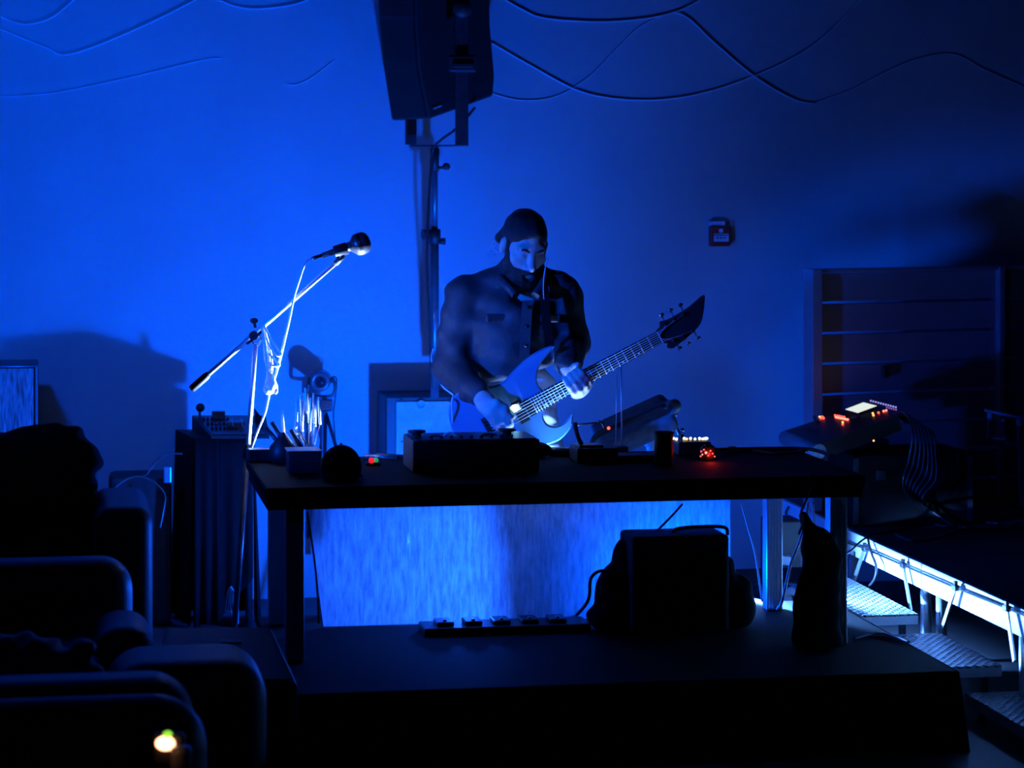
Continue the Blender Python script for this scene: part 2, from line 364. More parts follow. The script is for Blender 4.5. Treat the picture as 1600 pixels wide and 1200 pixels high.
for x in (SX0 + 0.06, SX1 - 0.06):
    for y in (SY0 + 0.06, SY1 - 0.06): MB().box((x, y, (FLOOR - 0.04) / 2), (0.05, 0.05, 0.26 - 0.0)).build('leg', M_STEEL, st)

# ------------------------------------------------------------------ gear table
TZ = 0.67; TX0, TX1, TY0, TY1 = 0.75, 3.08, 9.55, 10.55
tb = thing('gear_table', 'long black table with square aluminium legs carrying the music gear', 'table', ((TX0 + TX1) / 2, 10.05, 0))
MB().box(((TX0 + TX1) / 2, 10.05, TZ - 0.02), (TX1 - TX0, 1.0, 0.04), bevel=0.006).build('table_top', M_DECK, tb)
fr = MB().box(((TX0 + TX1) / 2, TY0 + 0.03, TZ - 0.062), (TX1 - TX0 - 0.02, 0.04, 0.044)).build('front_rail', M_DECK, tb)
MB().box(((TX0 + TX1) / 2, TY1 - 0.03, TZ - 0.062), (TX1 - TX0 - 0.02, 0.04, 0.044)).build('back_rail', M_MATTE, tb)
for x in (TX0 + 0.03, TX1 - 0.03): MB().box((x, 10.05, TZ - 0.062), (0.04, 0.9, 0.044)).build('side_rail', M_MATTE, tb)
def table_leg(x, y):
    l = MB().box((x, y, (TZ - 0.084) / 2), (0.07, 0.07, TZ - 0.084), bevel=0.004).build('leg', M_ALU, tb)
    for k in range(5):
        MB().box((x - 0.026 + 0.013 * k, y - 0.036, (TZ - 0.1) / 2), (0.006, 0.004, TZ - 0.11)).build('rib', M_ALU, l)
for x, y in ((3.0, 9.68), (2.965, 10.47), (0.87, 9.68), (0.87, 10.47)): table_leg(x, y)

# frosted sheet hung under the table
p0, p1, p2, p3 = G(506, 980, 0.003), onY(1141, 948, 10.36), onY(1138, 780, 10.36), onY(478, 800, 10.36)
y0 = 10.36
pa = [Vector((p0.x, y0, 0.003)), Vector((p1.x, y0, 0.003)), Vector((p1.x, y0, TZ - 0.045)), Vector((p3.x - 0.01, y0, TZ - 0.045))]
MB().hexa([pa[0], pa[1], pa[1] + Vector((0, .008, 0)), pa[0] + Vector((0, .008, 0)), pa[3], pa[2], pa[2] + Vector((0, .008, 0)), pa[3] + Vector((0, .008, 0))]).build(
    'frosted_sheet', M_PANEL, None, 'translucent frosted plastic sheet glowing blue under the gear table', 'plastic sheet')

# ------------------------------------------------------------------ right stage, its lit edge beam and the checker plate treads
RX = 3.70; RZ = 0.15; RY0 = 8.9; RY1 = 12.85
rs = thing('side_stage', 'raised side stage with black carpet and a bright metal edge beam', 'stage', (5.0, (RY0 + RY1) / 2, FLOOR))
MB().box(((RX + 6.6) / 2, (RY0 + RY1) / 2, RZ - 0.015), (6.6 - RX, RY1 - RY0, 0.03)).build('carpet_deck', M_CARPET, rs)
bm_ = MB().box((RX - 0.012, (RY0 + RY1) / 2, RZ - 0.055), (0.024, RY1 - RY0, 0.11), bevel=0.003).build('edge_beam', M_WHITEALU, rs, label='bright pale metal edge beam')
# seams, slot and lettering on the beam
for y in (9.4, 10.62, 11.8): MB().box((RX - 0.0255, y, RZ - 0.055), (0.004, 0.008, 0.108)).build('seam', M_ALU, bm_)
def text_mesh(txt, size, org, X, Y, material, name, parent, depth=0.001):
    cu = bpy.data.curves.new(name, 'FONT'); cu.body = txt; cu.size = size; cu.extrude = depth
    to = bpy.data.objects.new(name + '_tmp', cu); COL.objects.link(to); bpy.context.view_layer.update()
    me = bpy.data.meshes.new_from_object(to.evaluated_get(bpy.context.evaluated_depsgraph_get())); bpy.data.objects.remove(to)
    X = Vector(X).normalized(); Y = Vector(Y).normalized(); Z = X.cross(Y); m = MB()
    m.add([Vector(org) + X * v.co.x + Y * v.co.y + Z * v.co.z for v in me.vertices], [list(p.vertices) for p in me.polygons])
    bpy.data.meshes.remove(me); return m.build(name, material, parent)
text_mesh('UIL', 0.04, onX(1342, 874, RX - 0.026) + Vector((0, .10, 0)), (0, -1, 0), (0, 0, 1), M_STEEL, 'lettering', bm_)
# legs of the side stage
for y in (9.55, 10.52, 10.72, 11.75):
    MB().cyl((RX + 0.03, y, FLOOR), (RX + 0.03, y, RZ - 0.11), 0.024).build('leg', M_ALU, rs)
for x in (5.0, 6.3):
    for y in (9.1, 12.6): MB().cyl((x, y, FLOOR), (x, y, RZ - 0.03), 0.024).build('leg', M_ALU, rs)
# three treads
def tread(x0, x1, y0, y1, z, label):
    t = thing('checker_plate_tread', label, 'step', ((x0 + x1) / 2, (y0 + y1) / 2, FLOOR), 'checker plate steps beside the stage')
    MB().box(((x0 + x1) / 2, (y0 + y1) / 2, z - 0.004), (x1 - x0, y1 - y0, 0.008)).build('plate', M_PLATE, t)
    MB().box(((x0 + x1) / 2, y0 + 0.006, z - 0.026), (x1 - x0, 0.012, 0.036)).build('front_lip', M_ALU, t)
    for x in (x0 + 0.006, x1 - 0.006): MB().box((x, (y0 + y1) / 2 + 0.008, z - 0.026), (0.012, y1 - y0 - 0.02, 0.036)).build('side_lip', M_ALU, t)
    for x in (x0 + 0.05, x1 - 0.05):
        for y in (y0 + 0.06, y1 - 0.06): MB().box((x, y, (z - 0.01 + FLOOR) / 2), (0.025, 0.025, z - 0.01 - FLOOR)).build('leg', M_STEEL, t)
    return t
tread(3.32, 3.57, 10.36, 11.9, -0.02, 'farthest and highest checker plate step, beside the stage and behind the table leg')
tread(3.33, 3.66, 9.62, 10.34, -0.10, 'middle checker plate step between the other two, reflecting the stage legs')
tread(3.5, 4.3, 8.6, 9.60, -0.20, 'nearest and lowest checker plate step at the right edge of the picture')
# cord and hangers along the beam
cy = [onX(px, py, RX - 0.045) for px, py in ((1300, 836), (1330, 850), (1351, 857), (1411, 883), (1493, 918), (1573, 950), (1640, 978))]
cable(cy, 0.005, M_MATTE, 'thin dark cord strung along the bright stage edge beam', n=4)
for i, ((ax, ay), (bx, by), lab) in enumerate((((1351, 857), (1331, 916), 'pale metal hanger bar beside the table leg, tied to the beam cord'),
                                       ((1411, 883), (1424, 958), 'pale metal hanger bar at the corner of the farthest tread'),
                                       ((1493, 918), (1473, 980), 'pale metal hanger bar slanting in front of the paired stage legs'),
                                       ((1573, 950), (1585, 1033), 'pale metal hanger bar at the corner of the middle tread'))):
    a = onX(ax, ay, RX - 0.05); b_ = onX(bx, by, RX - 0.06)
    h = thing('hanger_bar', lab, 'bracket', b_, 'hanger bars along the stage edge')
    x, y, z = frame(b_ - a)
    MB().box((a + b_) / 2, (0.008, 0.022, (b_ - a).length), Matrix((Vector((1, 0, 0)), (b_ - a).normalized().cross(Vector((1, 0, 0))), (b_ - a).normalized())).transposed()).build('bar', M_ALU, h)
    kn = MB().box(a, (0.022, 0.045, 0.026), bevel=0.005); kn.box(a + Vector((0, 0, 0.018)), (0.014, 0.018, 0.018)); kn.build('clamp', M_BLACK, h)
# loose cables over the beam
cable([G(1470, 812, RZ + .006), G(1420, 824, RZ + .006), G(1380, 832, RZ + .006), onX(1358, 836, RX - .03), onX(1357, 846, RX - .05), onX(1362, 865, RX - .06), onX(1369, 885, RX - .07), onX(1366, 905, RX - .08), onX(1352, 922, RX - .1)], 0.006, M_BLACK, 'black cable hanging in a loop over the stage edge beam')
cable([onX(1357, 838, RX - .04), onX(1345, 846, RX - .1), onX(1330, 860, RX - .2), onX(1310, 875, RX - .35)], 0.005, M_BLACK, 'short black cable running from the beam toward the table leg')
cable([G(1400, 835, RZ + .006), G(1425, 845, RZ + .006), G(1460, 840, RZ + .006), G(1500, 828, RZ + .006), G(1560, 826, RZ + .006), G(1590, 815, RZ + .006)], 0.006, M_POLE, 'grey cable lying on the side stage carpet, nearest the edge', name='floor_cable')
cable([G(1455, 818, RZ + .006), G(1480, 822, RZ + .006), G(1520, 815, RZ + .006), G(1560, 818, RZ + .006)], 0.006, M_POLE, 'grey cable lying on the carpet below the dark rack', name='floor_cable')
cable([onY(1425, 758, 12.0), onY(1450, 772, 11.95), G(1475, 812, RZ + .006), G(1510, 825, RZ + .006)], 0.006, M_POLE, 'cable sloping down from the black case to the carpet', name='floor_cable')

# ------------------------------------------------------------------ slatted partition
pl = onY(1265, 420, 12.42); PU = Vector((math.cos(math.radians(13)), math.sin(math.radians(13)), 0)); PN = Vector((PU.y, -PU.x, 0))
PR = Matrix((PU, -PN, ZV)).transposed(); ZT = pl.z; ZB = RZ
def u_at(px):
    k = (px - CXP) / FPX; q = FV * k - RV; return (RV - FV * k).dot(-Vector((pl.x, pl.y, 0))) / (RV - FV * k).dot(PU)
UR = u_at(1560)
pt = thing('slatted_partition', 'dark blue partition of wide horizontal boards in a metal frame', 'partition', (pl.x + 0.6, pl.y + 0.1, RZ))
base = Vector((pl.x, pl.y, 0))
def pbox(u0, u1, n0, n1, z0, z1, bev=0.0):
    return MB().box(base + PU * ((u0 + u1) / 2) + PN * ((n0 + n1) / 2) + ZV * ((z0 + z1) / 2), (u1 - u0, abs(n1 - n0), z1 - z0), PR, bev)
pbox(-0.02, 0.035, -0.03, 0.07, ZB, ZT, 0.004).build('post', M_PARTITION, pt)
pbox(UR - .03, UR, -0.03, 0.06, ZB, ZT - 0.005, 0.003).build('post', M_PARTITION, pt)
pbox(0.036, UR - .031, -0.02, 0.05, ZT - 0.02, ZT, 0.003).build('top_rail', M_PARTITION, pt)
pbox(UR + .001, UR + .6, -0.02, 0.03, ZT - 0.02, ZT, 0.003).build('top_rail', M_PARTITION, pt)
step = 0.154
for k in range(8):
    z1 = ZT - 0.024 - k * step; z0 = max(z1 - step + 0.012, ZB)
    if z1 - z0 < 0.03: continue
    pbox(0.036, UR - .031, -0.01, 0.02, z0, z1, 0.004).build('board', M_PARTITION, pt)
    pbox(UR + .001, UR + .6, -0.015, 0.01, z0, z1, 0.004).build('board', M_PARTITION, pt)
h = pbox(0.40, 0.43, 0.02, 0.05, 0.80, 0.86, 0.006).build('latch', M_STEEL, pt)

# ------------------------------------------------------------------ fire alarm call point and bracket above it
al = thing('fire_alarm_call_point', 'small red fire alarm call point on the back wall', 'fire alarm', onY(1123, 385, WALLY - .02))
def wbox(px0, px1, py0, py1, d0, d1, bev=0):
    a = onY(px0, py1, WALLY); b_ = onY(px1, py0, WALLY)
    return MB().box(((a.x + b_.x) / 2, WALLY - (d0 + d1) / 2, (a.z + b_.z) / 2), (b_.x - a.x, d1 - d0, b_.z - a.z), None, bev)
wbox(1107, 1138, 353, 385, 0, 0.045, 0.006).build('case', M_RED, al)
pn = wbox(1112, 1135, 365, 377, 0.0452, 0.048).build('push_panel', M_WHITE, al)
wbox(1120, 1126, 357, 363, 0.0452, 0.05, 0.001).build('emblem', M_WHITE, al)
cN = lambda px, py: Vector((onY(px, py, WALLY).x, WALLY - 0.0485, onY(px, py, WALLY).z))
MB().cyl(cN(1123, 371.2), cN(1123, 371.2) - Vector((0, .001, 0)), 0.0055, n=12).build('dot_mark', M_BLACK, pn)
for sx, x0 in ((1, 1117.5), (-1, 1128.5)):
    c = cN(x0, 371.2); m = MB(); m.prism([(-0.009 * sx, -0.0025), (0.0 * sx, -0.0025), (0.0, -0.006), (0.009 * sx, 0), (0.0, 0.006), (0, 0.0025), (-0.009 * sx, 0.0025)], 0, 0.001, c, Vector((1, 0, 0)), Vector((0, 0, 1)), Vector((0, -1, 0)))
    m.build('arrow_mark', M_BLACK, pn)
wbox(1112, 1134, 366.3, 368, 0.0482, 0.0488).build('print_line', M_STEEL, pn)
wbox(1107.5, 1131, 345.5, 352.4, 0.0, 0.03, 0.003).build('sign_holder', M_WHITE, None, 'small pale plastic holder on the wall just above the red alarm', 'holder')

# ------------------------------------------------------------------ cables slung along the back wall
WC = [([(780, -6), (815, 14), (850, 28), (930, 34), (1000, 30), (1050, 20), (1085, 5), (1104, -8)], 'topmost wall cable sagging right of the loudspeaker'),
      ([(1050, 19), (1075, 28), (1120, 70), (1180, 120), (1240, 155), (1275, 162)], 'wall cable running steeply down to the right, right of the loudspeaker'),
      ([(768, 67), (830, 103), (900, 140), (960, 154), (1030, 156), (1100, 145), (1170, 122), (1240, 90), (1290, 55), (1345, 0), (1352, -8)], 'longest wall cable, a deep sag from the loudspeaker to the upper right'),
      ([(760, 138), (775, 148), (820, 157), (870, 150), (920, 120), (960, 80), (1000, 42), (1045, 21)], 'thin wall cable curving up from the bottom of the loudspeaker'),
      ([(1275, 160), (1330, 140), (1370, 120), (1430, 93), (1490, 85), (1540, 110), (1610, 140)], 'faint wall cable in the dark upper right corner'),
      ([(-8, 22), (20, 34), (45, 38), (80, 28), (115, 0), (120, -8)], 'short wall cable curving in the upper left corner'),
      ([(-8, 42), (40, 62), (75, 76), (100, 86), (150, 72), (240, 33), (305, 0), (315, -6)], 'wall cable dipping to a nail at upper left and rising right'),
      ([(-8, 152), (50, 149), (100, 143), (200, 122), (300, 98), (330, 92), (346, 92)], 'lowest left wall cable, nearly straight'),
      ([(330, -6), (365, 9), (400, 14), (450, 9), (480, 0), (488, -6)], 'short sagging wall cable at the top, left of the loudspeaker'),
      ([(445, 130), (460, 133), (480, 126), (500, 112), (522, 95)], 'tiny loose cable end on the wall left of the loudspeaker')]
for i, (p, lab) in enumerate(WC):
    r = 0.0028 if i in (3, 4, 9, 7) else 0.005
    cable([onY(x, y, WALLY - r - 0.003) for x, y in p], r, M_ROPE, lab, name='wall_cable', group='cables slung along the back wall')

# ------------------------------------------------------------------ subwoofer, pole and loudspeaker
sb = onY(652, 700, 12.370)
sub = thing('subwoofer', 'boxy subwoofer with a worn grey front behind the guitarist, under the speaker pole', 'subwoofer', (sb.x, sb.y + .2, FLOOR))
a = onY(622, 620, 12.520); b_ = onY(716, 620, 12.520); zt = a.z
cx = (a.x + b_.x) / 2; wx = b_.x - a.x + 0.12
MB().box((cx, 12.705, (zt + FLOOR) / 2), (wx, 0.34, zt - FLOOR), bevel=0.008).build('cabinet', M_BLACK, sub)
fp = MB().box((cx + 0.01, 12.530, (zt + FLOOR) / 2), (wx - 0.08, 0.02, zt - FLOOR - 0.05), bevel=0.004).build('front_panel', M_GREYBOX, sub)
MB().lathe([(0.0, 0.0), (0.022, 0.0), (0.022, 0.008), (0.017, 0.008), (0.017, 0.002), (0, 0.002)], onY(658, 632, 12.520), (0, -1, 0)).build('port', M_GREYBOX, fp)
for px, py in ((628, 627), (628, 690), (703, 627)): MB().cyl(onY(px, py, 12.520), onY(px, py, 12.514), 0.006, n=8).build('screw', M_STEEL, fp)
pp = onY(679, 300, 12.470)
ps = thing('speaker_pole', 'black steel speaker pole with clamp knobs rising from the subwoofer', 'speaker stand', (pp.x, 12.470, zt))
zc = lambda py, px=679: onY(px, py, 12.470).z
MB().cyl((pp.x, 12.470, zt), (pp.x, 12.470, zc(360)), 0.0215, n=18).build('lower_tube', M_POLE, ps)
MB().cyl((pp.x, 12.470, zc(360)), (pp.x, 12.470, zc(229)), 0.0165, n=18).build('upper_tube', M_POLE, ps)
cl = MB().cyl((pp.x, 12.470, zc(381)), (pp.x, 12.470, zc(358)), 0.03, n=18).build('collar', M_BLACK, ps)
MB().cyl((pp.x - .02, 12.460, zc(366)), (pp.x - .062, 12.450, zc(366)), 0.02, 0.026, n=12).build('knob', M_BLACK, cl)
MB().cyl((pp.x + .02, 12.460, zc(377)), (pp.x + .05, 12.450, zc(377)), 0.013, 0.018, n=12).build('knob', M_BLACK, cl)
cl2 = MB().cyl((pp.x, 12.470, zc(268)), (pp.x, 12.470, zc(232)), 0.022, n=18).build('collar', M_BLACK, ps)
m = MB().cyl((pp.x + .015, 12.460, zc(262)), (pp.x + .045, 12.450, zc(262)), 0.008, n=10); m.sphere((pp.x + .055, 12.445, zc(260)), (.02, .014, .018)); m.build('knob', M_BLACK, cl2)
yk = MB()
za = zc(229); yl = onY(646, 229, 12.420).x; yr = onY(711, 229, 12.420).x
yoke = thing('speaker_yoke', 'black steel yoke bracket holding the loudspeaker on the pole', 'bracket', (pp.x, 12.470, za))
MB().box(((yl + yr) / 2, 12.440, za + 0.004), (yr - yl + 0.03, 0.06, 0.008)).build('base_plate', M_STEEL, yoke)
MB().box((yl, 12.520, (za + zc(150)) / 2 + 0.01), (0.055, 0.012, zc(150) - za)).build('back_arm', M_STEEL, yoke)
SPC = Vector(((onY(595, 100, 12.420).x + onY(772, 100, 12.420).x) / 2, 12.500, zc(60)))
fa = MB().box((yr, 12.205, (za + zc(-10)) / 2), (0.064, 0.012, zc(-10) - za), bevel=0.003); fa.build('front_arm', M_STEEL, yoke)
MB().box((yr, 12.320, za + 0.004), (0.064, 0.24, 0.008)).build('foot_plate', M_STEEL, yoke)
kb = MB().lathe([(0, .035), (0.04, .032), (0.048, 0.02), (0.048, 0.0), (0, 0)], (yr, 12.195, zc(18)), (0, -1, 0), 20).build('pivot_knob', M_BLACK, yoke)
m = MB().box((yr, 12.185, zc(103)), (0.14, 0.03, 0.085), bevel=0.012); m.box((yr, 12.165, zc(106)), (0.10, 0.016, 0.022), bevel=0.004); m.build('clamp_block', M_BLACK, yoke)
for px, py in ((709, 46), (715, 68), (711, 77)): MB().cyl((onY(px, py, 12.190).x, 12.195, onY(px, py, 12.190).z), (onY(px, py, 12.190).x, 12.188, onY(px, py, 12.190).z), 0.006 if py < 60 else 0.003, n=8).build('screw', M_CHROME, yoke)
# cabinet: trapezoid in plan, side facing the camera at right, baffle to the left, tilted
spk = thing('loudspeaker', 'large black loudspeaker cabinet hung on the pole above the guitarist', 'loudspeaker', (SPC.x, 12.500, zc(188)))
def sp(px, py, y): return onY(px, py, y)
# front-left edge, ridge edge, right edge (bottom and top)
bl, br_, rr = sp(612, 188, 12.670), sp(671, 186, 12.250), sp(770, 150, 12.420)
tl_, tr_, rt = sp(585, -110, 12.620), sp(652, -110, 12.250), sp(762, -110, 12.420)
rm = sp(776, 110, 12.420); bk = Vector((rr.x - .02, 12.770, rr.z)); bkt = Vector((rt.x - .03, 12.770, rt.z)); bl2 = Vector((bl.x + .12, 12.840, bl.z)); tl2 = Vector((tl_.x + .12, 12.840, tl_.z))
mid = lambda a, b_, t: a + (b_ - a) * t
b_mid = sp(650, 30, 12.250); b_mid2 = sp(653, 95, 12.250)
m = MB()
colA = [bl, sp(598, 100, 12.650), sp(592, 30, 12.640), tl_]; colB = [br_, sp(655, 105, 12.250), sp(650, 30, 12.250), tr_]
colC = [rr, sp(773, 120, 12.420), sp(766, 40, 12.420), rt]; colD = [bk, mid(bk, bkt, .25), mid(bk, bkt, .5), bkt]; colE = [bl2, mid(bl2, tl2, .25), mid(bl2, tl2, .5), tl2]
cols = [colA, colB, colC, colD, colE]; vs_ = [v for c in cols for v in c]; fs_ = []
for i in range(5):
    j = (i + 1) % 5
    for k in range(3): fs_.append((i * 4 + k, j * 4 + k, j * 4 + k + 1, i * 4 + k + 1))
fs_.append((16, 12, 8, 4, 0)); fs_.append((3, 7, 11, 15, 19))
m.add(vs_, fs_)
body = m.build('cabinet', M_BLACK, spk)
md = body.modifiers.new('edges', 'BEVEL'); md.width = 0.012; md.segments = 3
# grille set into the left baffle and a badge
def lerp4(q, s_, t): return mid(mid(q[0], q[1], s_), mid(q[3], q[2], s_), t)
gq = [colA[0], colB[0], colB[1], colA[1]]; gq2 = [colA[1], colB[1], colB[2], colA[2]]; gq3 = [colA[2], colB[2], colB[3], colA[3]]
m = MB()
nrm = (colB[0] - colA[0]).cross(colA[1] - colA[0]).normalized()
if nrm.y > 0: nrm = -nrm
for q in (gq, gq2, gq3):
    o4 = [lerp4(q, .06, .04), lerp4(q, .94, .04), lerp4(q, .94, 1.0), lerp4(q, .06, 1.0)]
    m.hexa([p + nrm * 0.002 for p in o4] + [p + nrm * 0.008 for p in o4])
m.build('grille', M_MATTE, spk)
bn = (colC[0] - colB[0]).cross(colB[1] - colB[0]).normalized()
if bn.y > 0: bn = -bn
bu = (colC[0] - colB[0]).normalized(); q0 = colB[0] + (colC[0] - colB[0]) * 0.14 + (colB[1] - colB[0]) * 0.16
bg = MB().box(q0 + bn * 0.003, (0.062, 0.004, 0.016), Matrix((bu, -bn, -bn.cross(bu) if bn.cross(bu).z < 0 else bn.cross(bu))).transposed())
bdg = bg.build('badge', M_STEEL, spk)
for k in range(5): MB().box(q0 + bn * 0.006 + bu * (-0.022 + 0.011 * k), (0.007, 0.002, 0.006 + 0.003 * (k % 2)), Matrix((bu, -bn, ZV)).transposed()).build('badge_letter', M_WHITE, bdg)
cable([sp(742, 168, 12.340), sp(728, 185, 12.320), sp(708, 205, 12.270), sp(690, 218, 12.320), sp(676, 235, 12.400), sp(672, 280, 12.420), sp(668, 360, 12.420), sp(667, 420, 12.420), sp(671, 500, 12.420), sp(673, 560, 12.420), sp(674, 605, 12.420)], 0.0065, M_BLACK, 'black speaker cable hanging down along the speaker pole')

# ------------------------------------------------------------------ left amplifier cabinet by the wall
a = onY(-60, 572, 12.3); b_ = onY(59, 572, 12.3)
amp = thing('amplifier_cabinet', 'pale streaky amplifier cabinet at the left edge, against the wall', 'amplifier', ((a.x + b_.x) / 2, 12.5, FLOOR))
MB().box(((a.x + b_.x) / 2, 12.5, (a.z + FLOOR) / 2), (b_.x - a.x, 0.38, a.z - FLOOR), bevel=0.01).build('cabinet', M_BLACK, amp)
MB().box(((a.x + b_.x) / 2 - .005, 12.304, (a.z + FLOOR) / 2), (b_.x - a.x - 0.03, 0.012, a.z - FLOOR - 0.03)).build('grille', M_GRILLE, amp)
MB().tube([(b_.x - .006, 12.30, FLOOR + .01), (b_.x - .006, 12.30, a.z - .006), (a.x + .006, 12.30, a.z - .006)], 0.007).build('edge_trim', M_ALU, amp)

# ------------------------------------------------------------------ draped console stand on the left
def cs(px, py, d): return cam(px, py, d)
con = thing('draped_stand', 'tall stand draped in black cloth on the left, parted at the front', 'stand', tuple(Vector((cs(335, 900, 12.250).x, cs(335, 900, 12.250).y, FLOOR))))
A, B, Cc, D = cs(303, 690, 12.000), cs(395, 690, 12.000), cs(395, 668, 12.400), cs(276, 667, 12.400)
ztc = (A.z + D.z) / 2
for p in (A, B, Cc, D): p.z = ztc
MB().hexa([p - ZV * 0.03 for p in (A, B, Cc, D)] + [A, B, Cc, D]).build('top_board', M_MATTE, con)
for p in (A, B, Cc, D):
    q = p + ((A + B + Cc + D) / 4 - p) * 0.12
    MB().cyl((q.x, q.y, FLOOR), (q.x, q.y, ztc - 0.03), 0.016).build('leg', M_STEEL, con)
def drape(name, P0, P1, n, flare, h0, h1, ph, parent, out):
    m = MB(); R_ = 10; vs = []; L = P1 - P0; n3 = Vector(out)
    for j in range(R_ + 1):
        t = j / R_
        for i in range(n + 1):
            s_ = i / n; zb = h0 + (h1 - h0) * s_
            f = math.sin(i * 1.35 + ph) * 0.014 * t + flare * t
            vs.append(P0 + L * s_ + n3 * (f + 0.006) + ZV * (-(ztc - zb) * t + 0.001))
    m.add(vs, [(j * (n + 1) + i, (j + 1) * (n + 1) + i, (j + 1) * (n + 1) + i + 1, j * (n + 1) + i + 1) for j in range(R_) for i in range(n)], True)
    o = m.build(name, M_CLOTH, parent); s_ = o.modifiers.new('thick', 'SOLIDIFY'); s_.thickness = 0.006; return o
drape('left_curtain', D, A, 14, 0.02, FLOOR + .02, FLOOR + .02, 0.4, con, (-0.98, -0.15, 0))
drape('front_curtain', A, A + (B - A) * 0.42, 10, 0.03, FLOOR + .02, FLOOR + .05, 1.0, con, (0, -1, 0))
drape('front_flap', A + (B - A) * 0.40, B, 10, 0.02, FLOOR + .04, -0.05, 2.0, con, (0, -1, 0))
drape('light_block_curtain', Cc, D, 14, 0.01, FLOOR + .02, FLOOR + .02, 0.7, con, (0, 1, 0))  # back cloth added to block light behind the front gap
drape('right_curtain', B, Cc, 12, 0.02, FLOOR + .02, FLOOR + .02, 0.0, con, (1, 0, 0))
# gear on the console
def flat_box(name, pts, h, material, label, cat, bev=0.006):
    m = MB().hexa([Vector(p) for p in pts] + [Vector(p) + ZV * h for p in pts]); o = m.build(name, material, None, label, cat)
    md = o.modifiers.new('edges', 'BEVEL'); md.width = bev; md.segments = 2; return o
zq = ztc + 0.002
lp = [cs(330, 689, 11.970), cs(421, 688, 11.970), cs(415, 660, 12.330), cs(300, 659, 12.330)]
for i, p in enumerate(lp): p.z = zq + (0.012 if i < 2 else 0.075)
mixr = thing('tilted_mixer', 'slim dark mixer tilted on the draped stand', 'mixer', (lp[0] + lp[2]) / 2 - ZV * 0.03)
wdg = [Vector((p.x, p.y, zq)) for p in lp]
MB().hexa(wdg + lp).build('body', M_BLACK, mixr)
fu = (lp[1] - lp[0]); fw = (lp[3] - lp[0]); fnn = fu.cross(fw).normalized()
MB().hexa([lp[0] + fu * a_ + fw * b_ + fnn * c_ for c_ in (0.0005, 0.003) for a_, b_ in ((.04, .06), (.96, .06), (.96, .94), (.04, .94))]).build('face_plate', M_STEEL, mixr)
for i in range(7):
    for j in range(3):
        c = lp[0] + fu * (.12 + .07 * i) + fw * (.3 + .22 * j); MB().cyl(c + fnn * .002, c + fnn * .016, 0.007, 0.006, n=8).build('knob', M_BLACK, mixr)
gk = cs(312, 652, 12.310)
gl_ = thing('ball_lamp', 'small round black gooseneck lamp head on the draped stand', 'lamp', Vector((gk.x, gk.y, zq + .078)))
MB().cyl((gk.x, gk.y, zq + .076), (gk.x, gk.y, cs(312, 642, 12.310).z), 0.006).build('stem', M_BLACK, gl_)
MB().sphere(cs(313, 637, 12.310), 0.022).build('head', M_BLACK, gl_)
c0 = cs(368, 668, 12.150); pbx = thing('pedal_box', 'small dark box with two short leads on the tilted mixer', 'effects pedal', Vector((c0.x, c0.y, zq + .04)))
pb_ = MB().box(c0 + ZV * .0, (0.085, 0.10, 0.06), rotz(-.1), .006).build('case', M_STEEL, pbx)
for k, px in enumerate((362, 377)):
    MB().tube(spline([cs(px, 655, 12.150), cs(px + 1, 660, 12.090), cs(px + 3, 667, 12.080), cs(px + 4, 672, 12.090)], 5), 0.003).build('lead', M_ROPE, pb_)
flat_box('leaning_folder', [cs(331, 654, 12.270), cs(352, 654, 12.270), cs(352, 653, 12.300), cs(331, 653, 12.300)], 0.035, M_STEEL, 'small dark folder standing upright at the back of the tilted mixer', 'folder', .003)
p_ = [cs(398, 664, 12.150), cs(413, 664, 12.150), cs(412, 663, 12.200), cs(398, 663, 12.200)]
m = MB().add([cs(397, 637, 12.200), cs(411, 655, 12.150), cs(411, 668, 12.150), cs(399, 668, 12.200), cs(397, 637, 12.220), cs(411, 655, 12.190), cs(411, 668, 12.190), cs(399, 668, 12.220)], [(3, 2, 1, 0), (4, 5, 6, 7), (0, 1, 5, 4), (1, 2, 6, 5), (2, 3, 7, 6), (3, 0, 4, 7)])
m.build('pointed_card', M_STEEL, None, 'dark pointed card standing behind the microphone pole', 'card')

# stool-like case with cables behind the armchair
bc = onY(220, 760, 12.2)
kk = thing('small_amp_case', 'rounded dark amplifier with loose cables beside the draped stand', 'amplifier', (bc.x, 12.3, FLOOR))
MB().box((bc.x, 12.35, (onY(220, 745, 12.2).z + FLOOR) / 2), (0.29, 0.3, onY(220, 745, 12.2).z - FLOOR), None, 0.03).build('case', M_LEATHER, kk)
for k in range(4): MB().cyl((bc.x - .12 + .03 * k, 12.19, onY(220, 790, 12.2).z), (bc.x - .12 + .03 * k, 12.19, onY(220, 766, 12.2).z), 0.006).build('chrome_bar', M_CHROME, kk)
MB().box((onY(262, 745, 12.1).x, 12.14, onY(262, 745, 12.1).z + .005), (0.035, 0.03, 0.075), None, .004).build('adapter', M_ALU, kk)
cable([onY(174, 790, 12.1), onY(178, 765, 12.1), onY(200, 748, 12.12), onY(222, 745, 12.12), onY(245, 757, 12.1), onY(258, 775, 12.08), onY(255, 800, 12.06), onY(250, 825, 12.05)], 0.0045, M_POLE, 'grey cable looping over the rounded amplifier')
cable([onY(214, 744, 12.14), onY(228, 742, 12.12), onY(240, 725, 12.12), onY(252, 714, 12.1), onY(268, 709, 12.1), onY(285, 709, 12.1)], 0.0045, M_POLE, 'grey cable arching up to the draped stand')

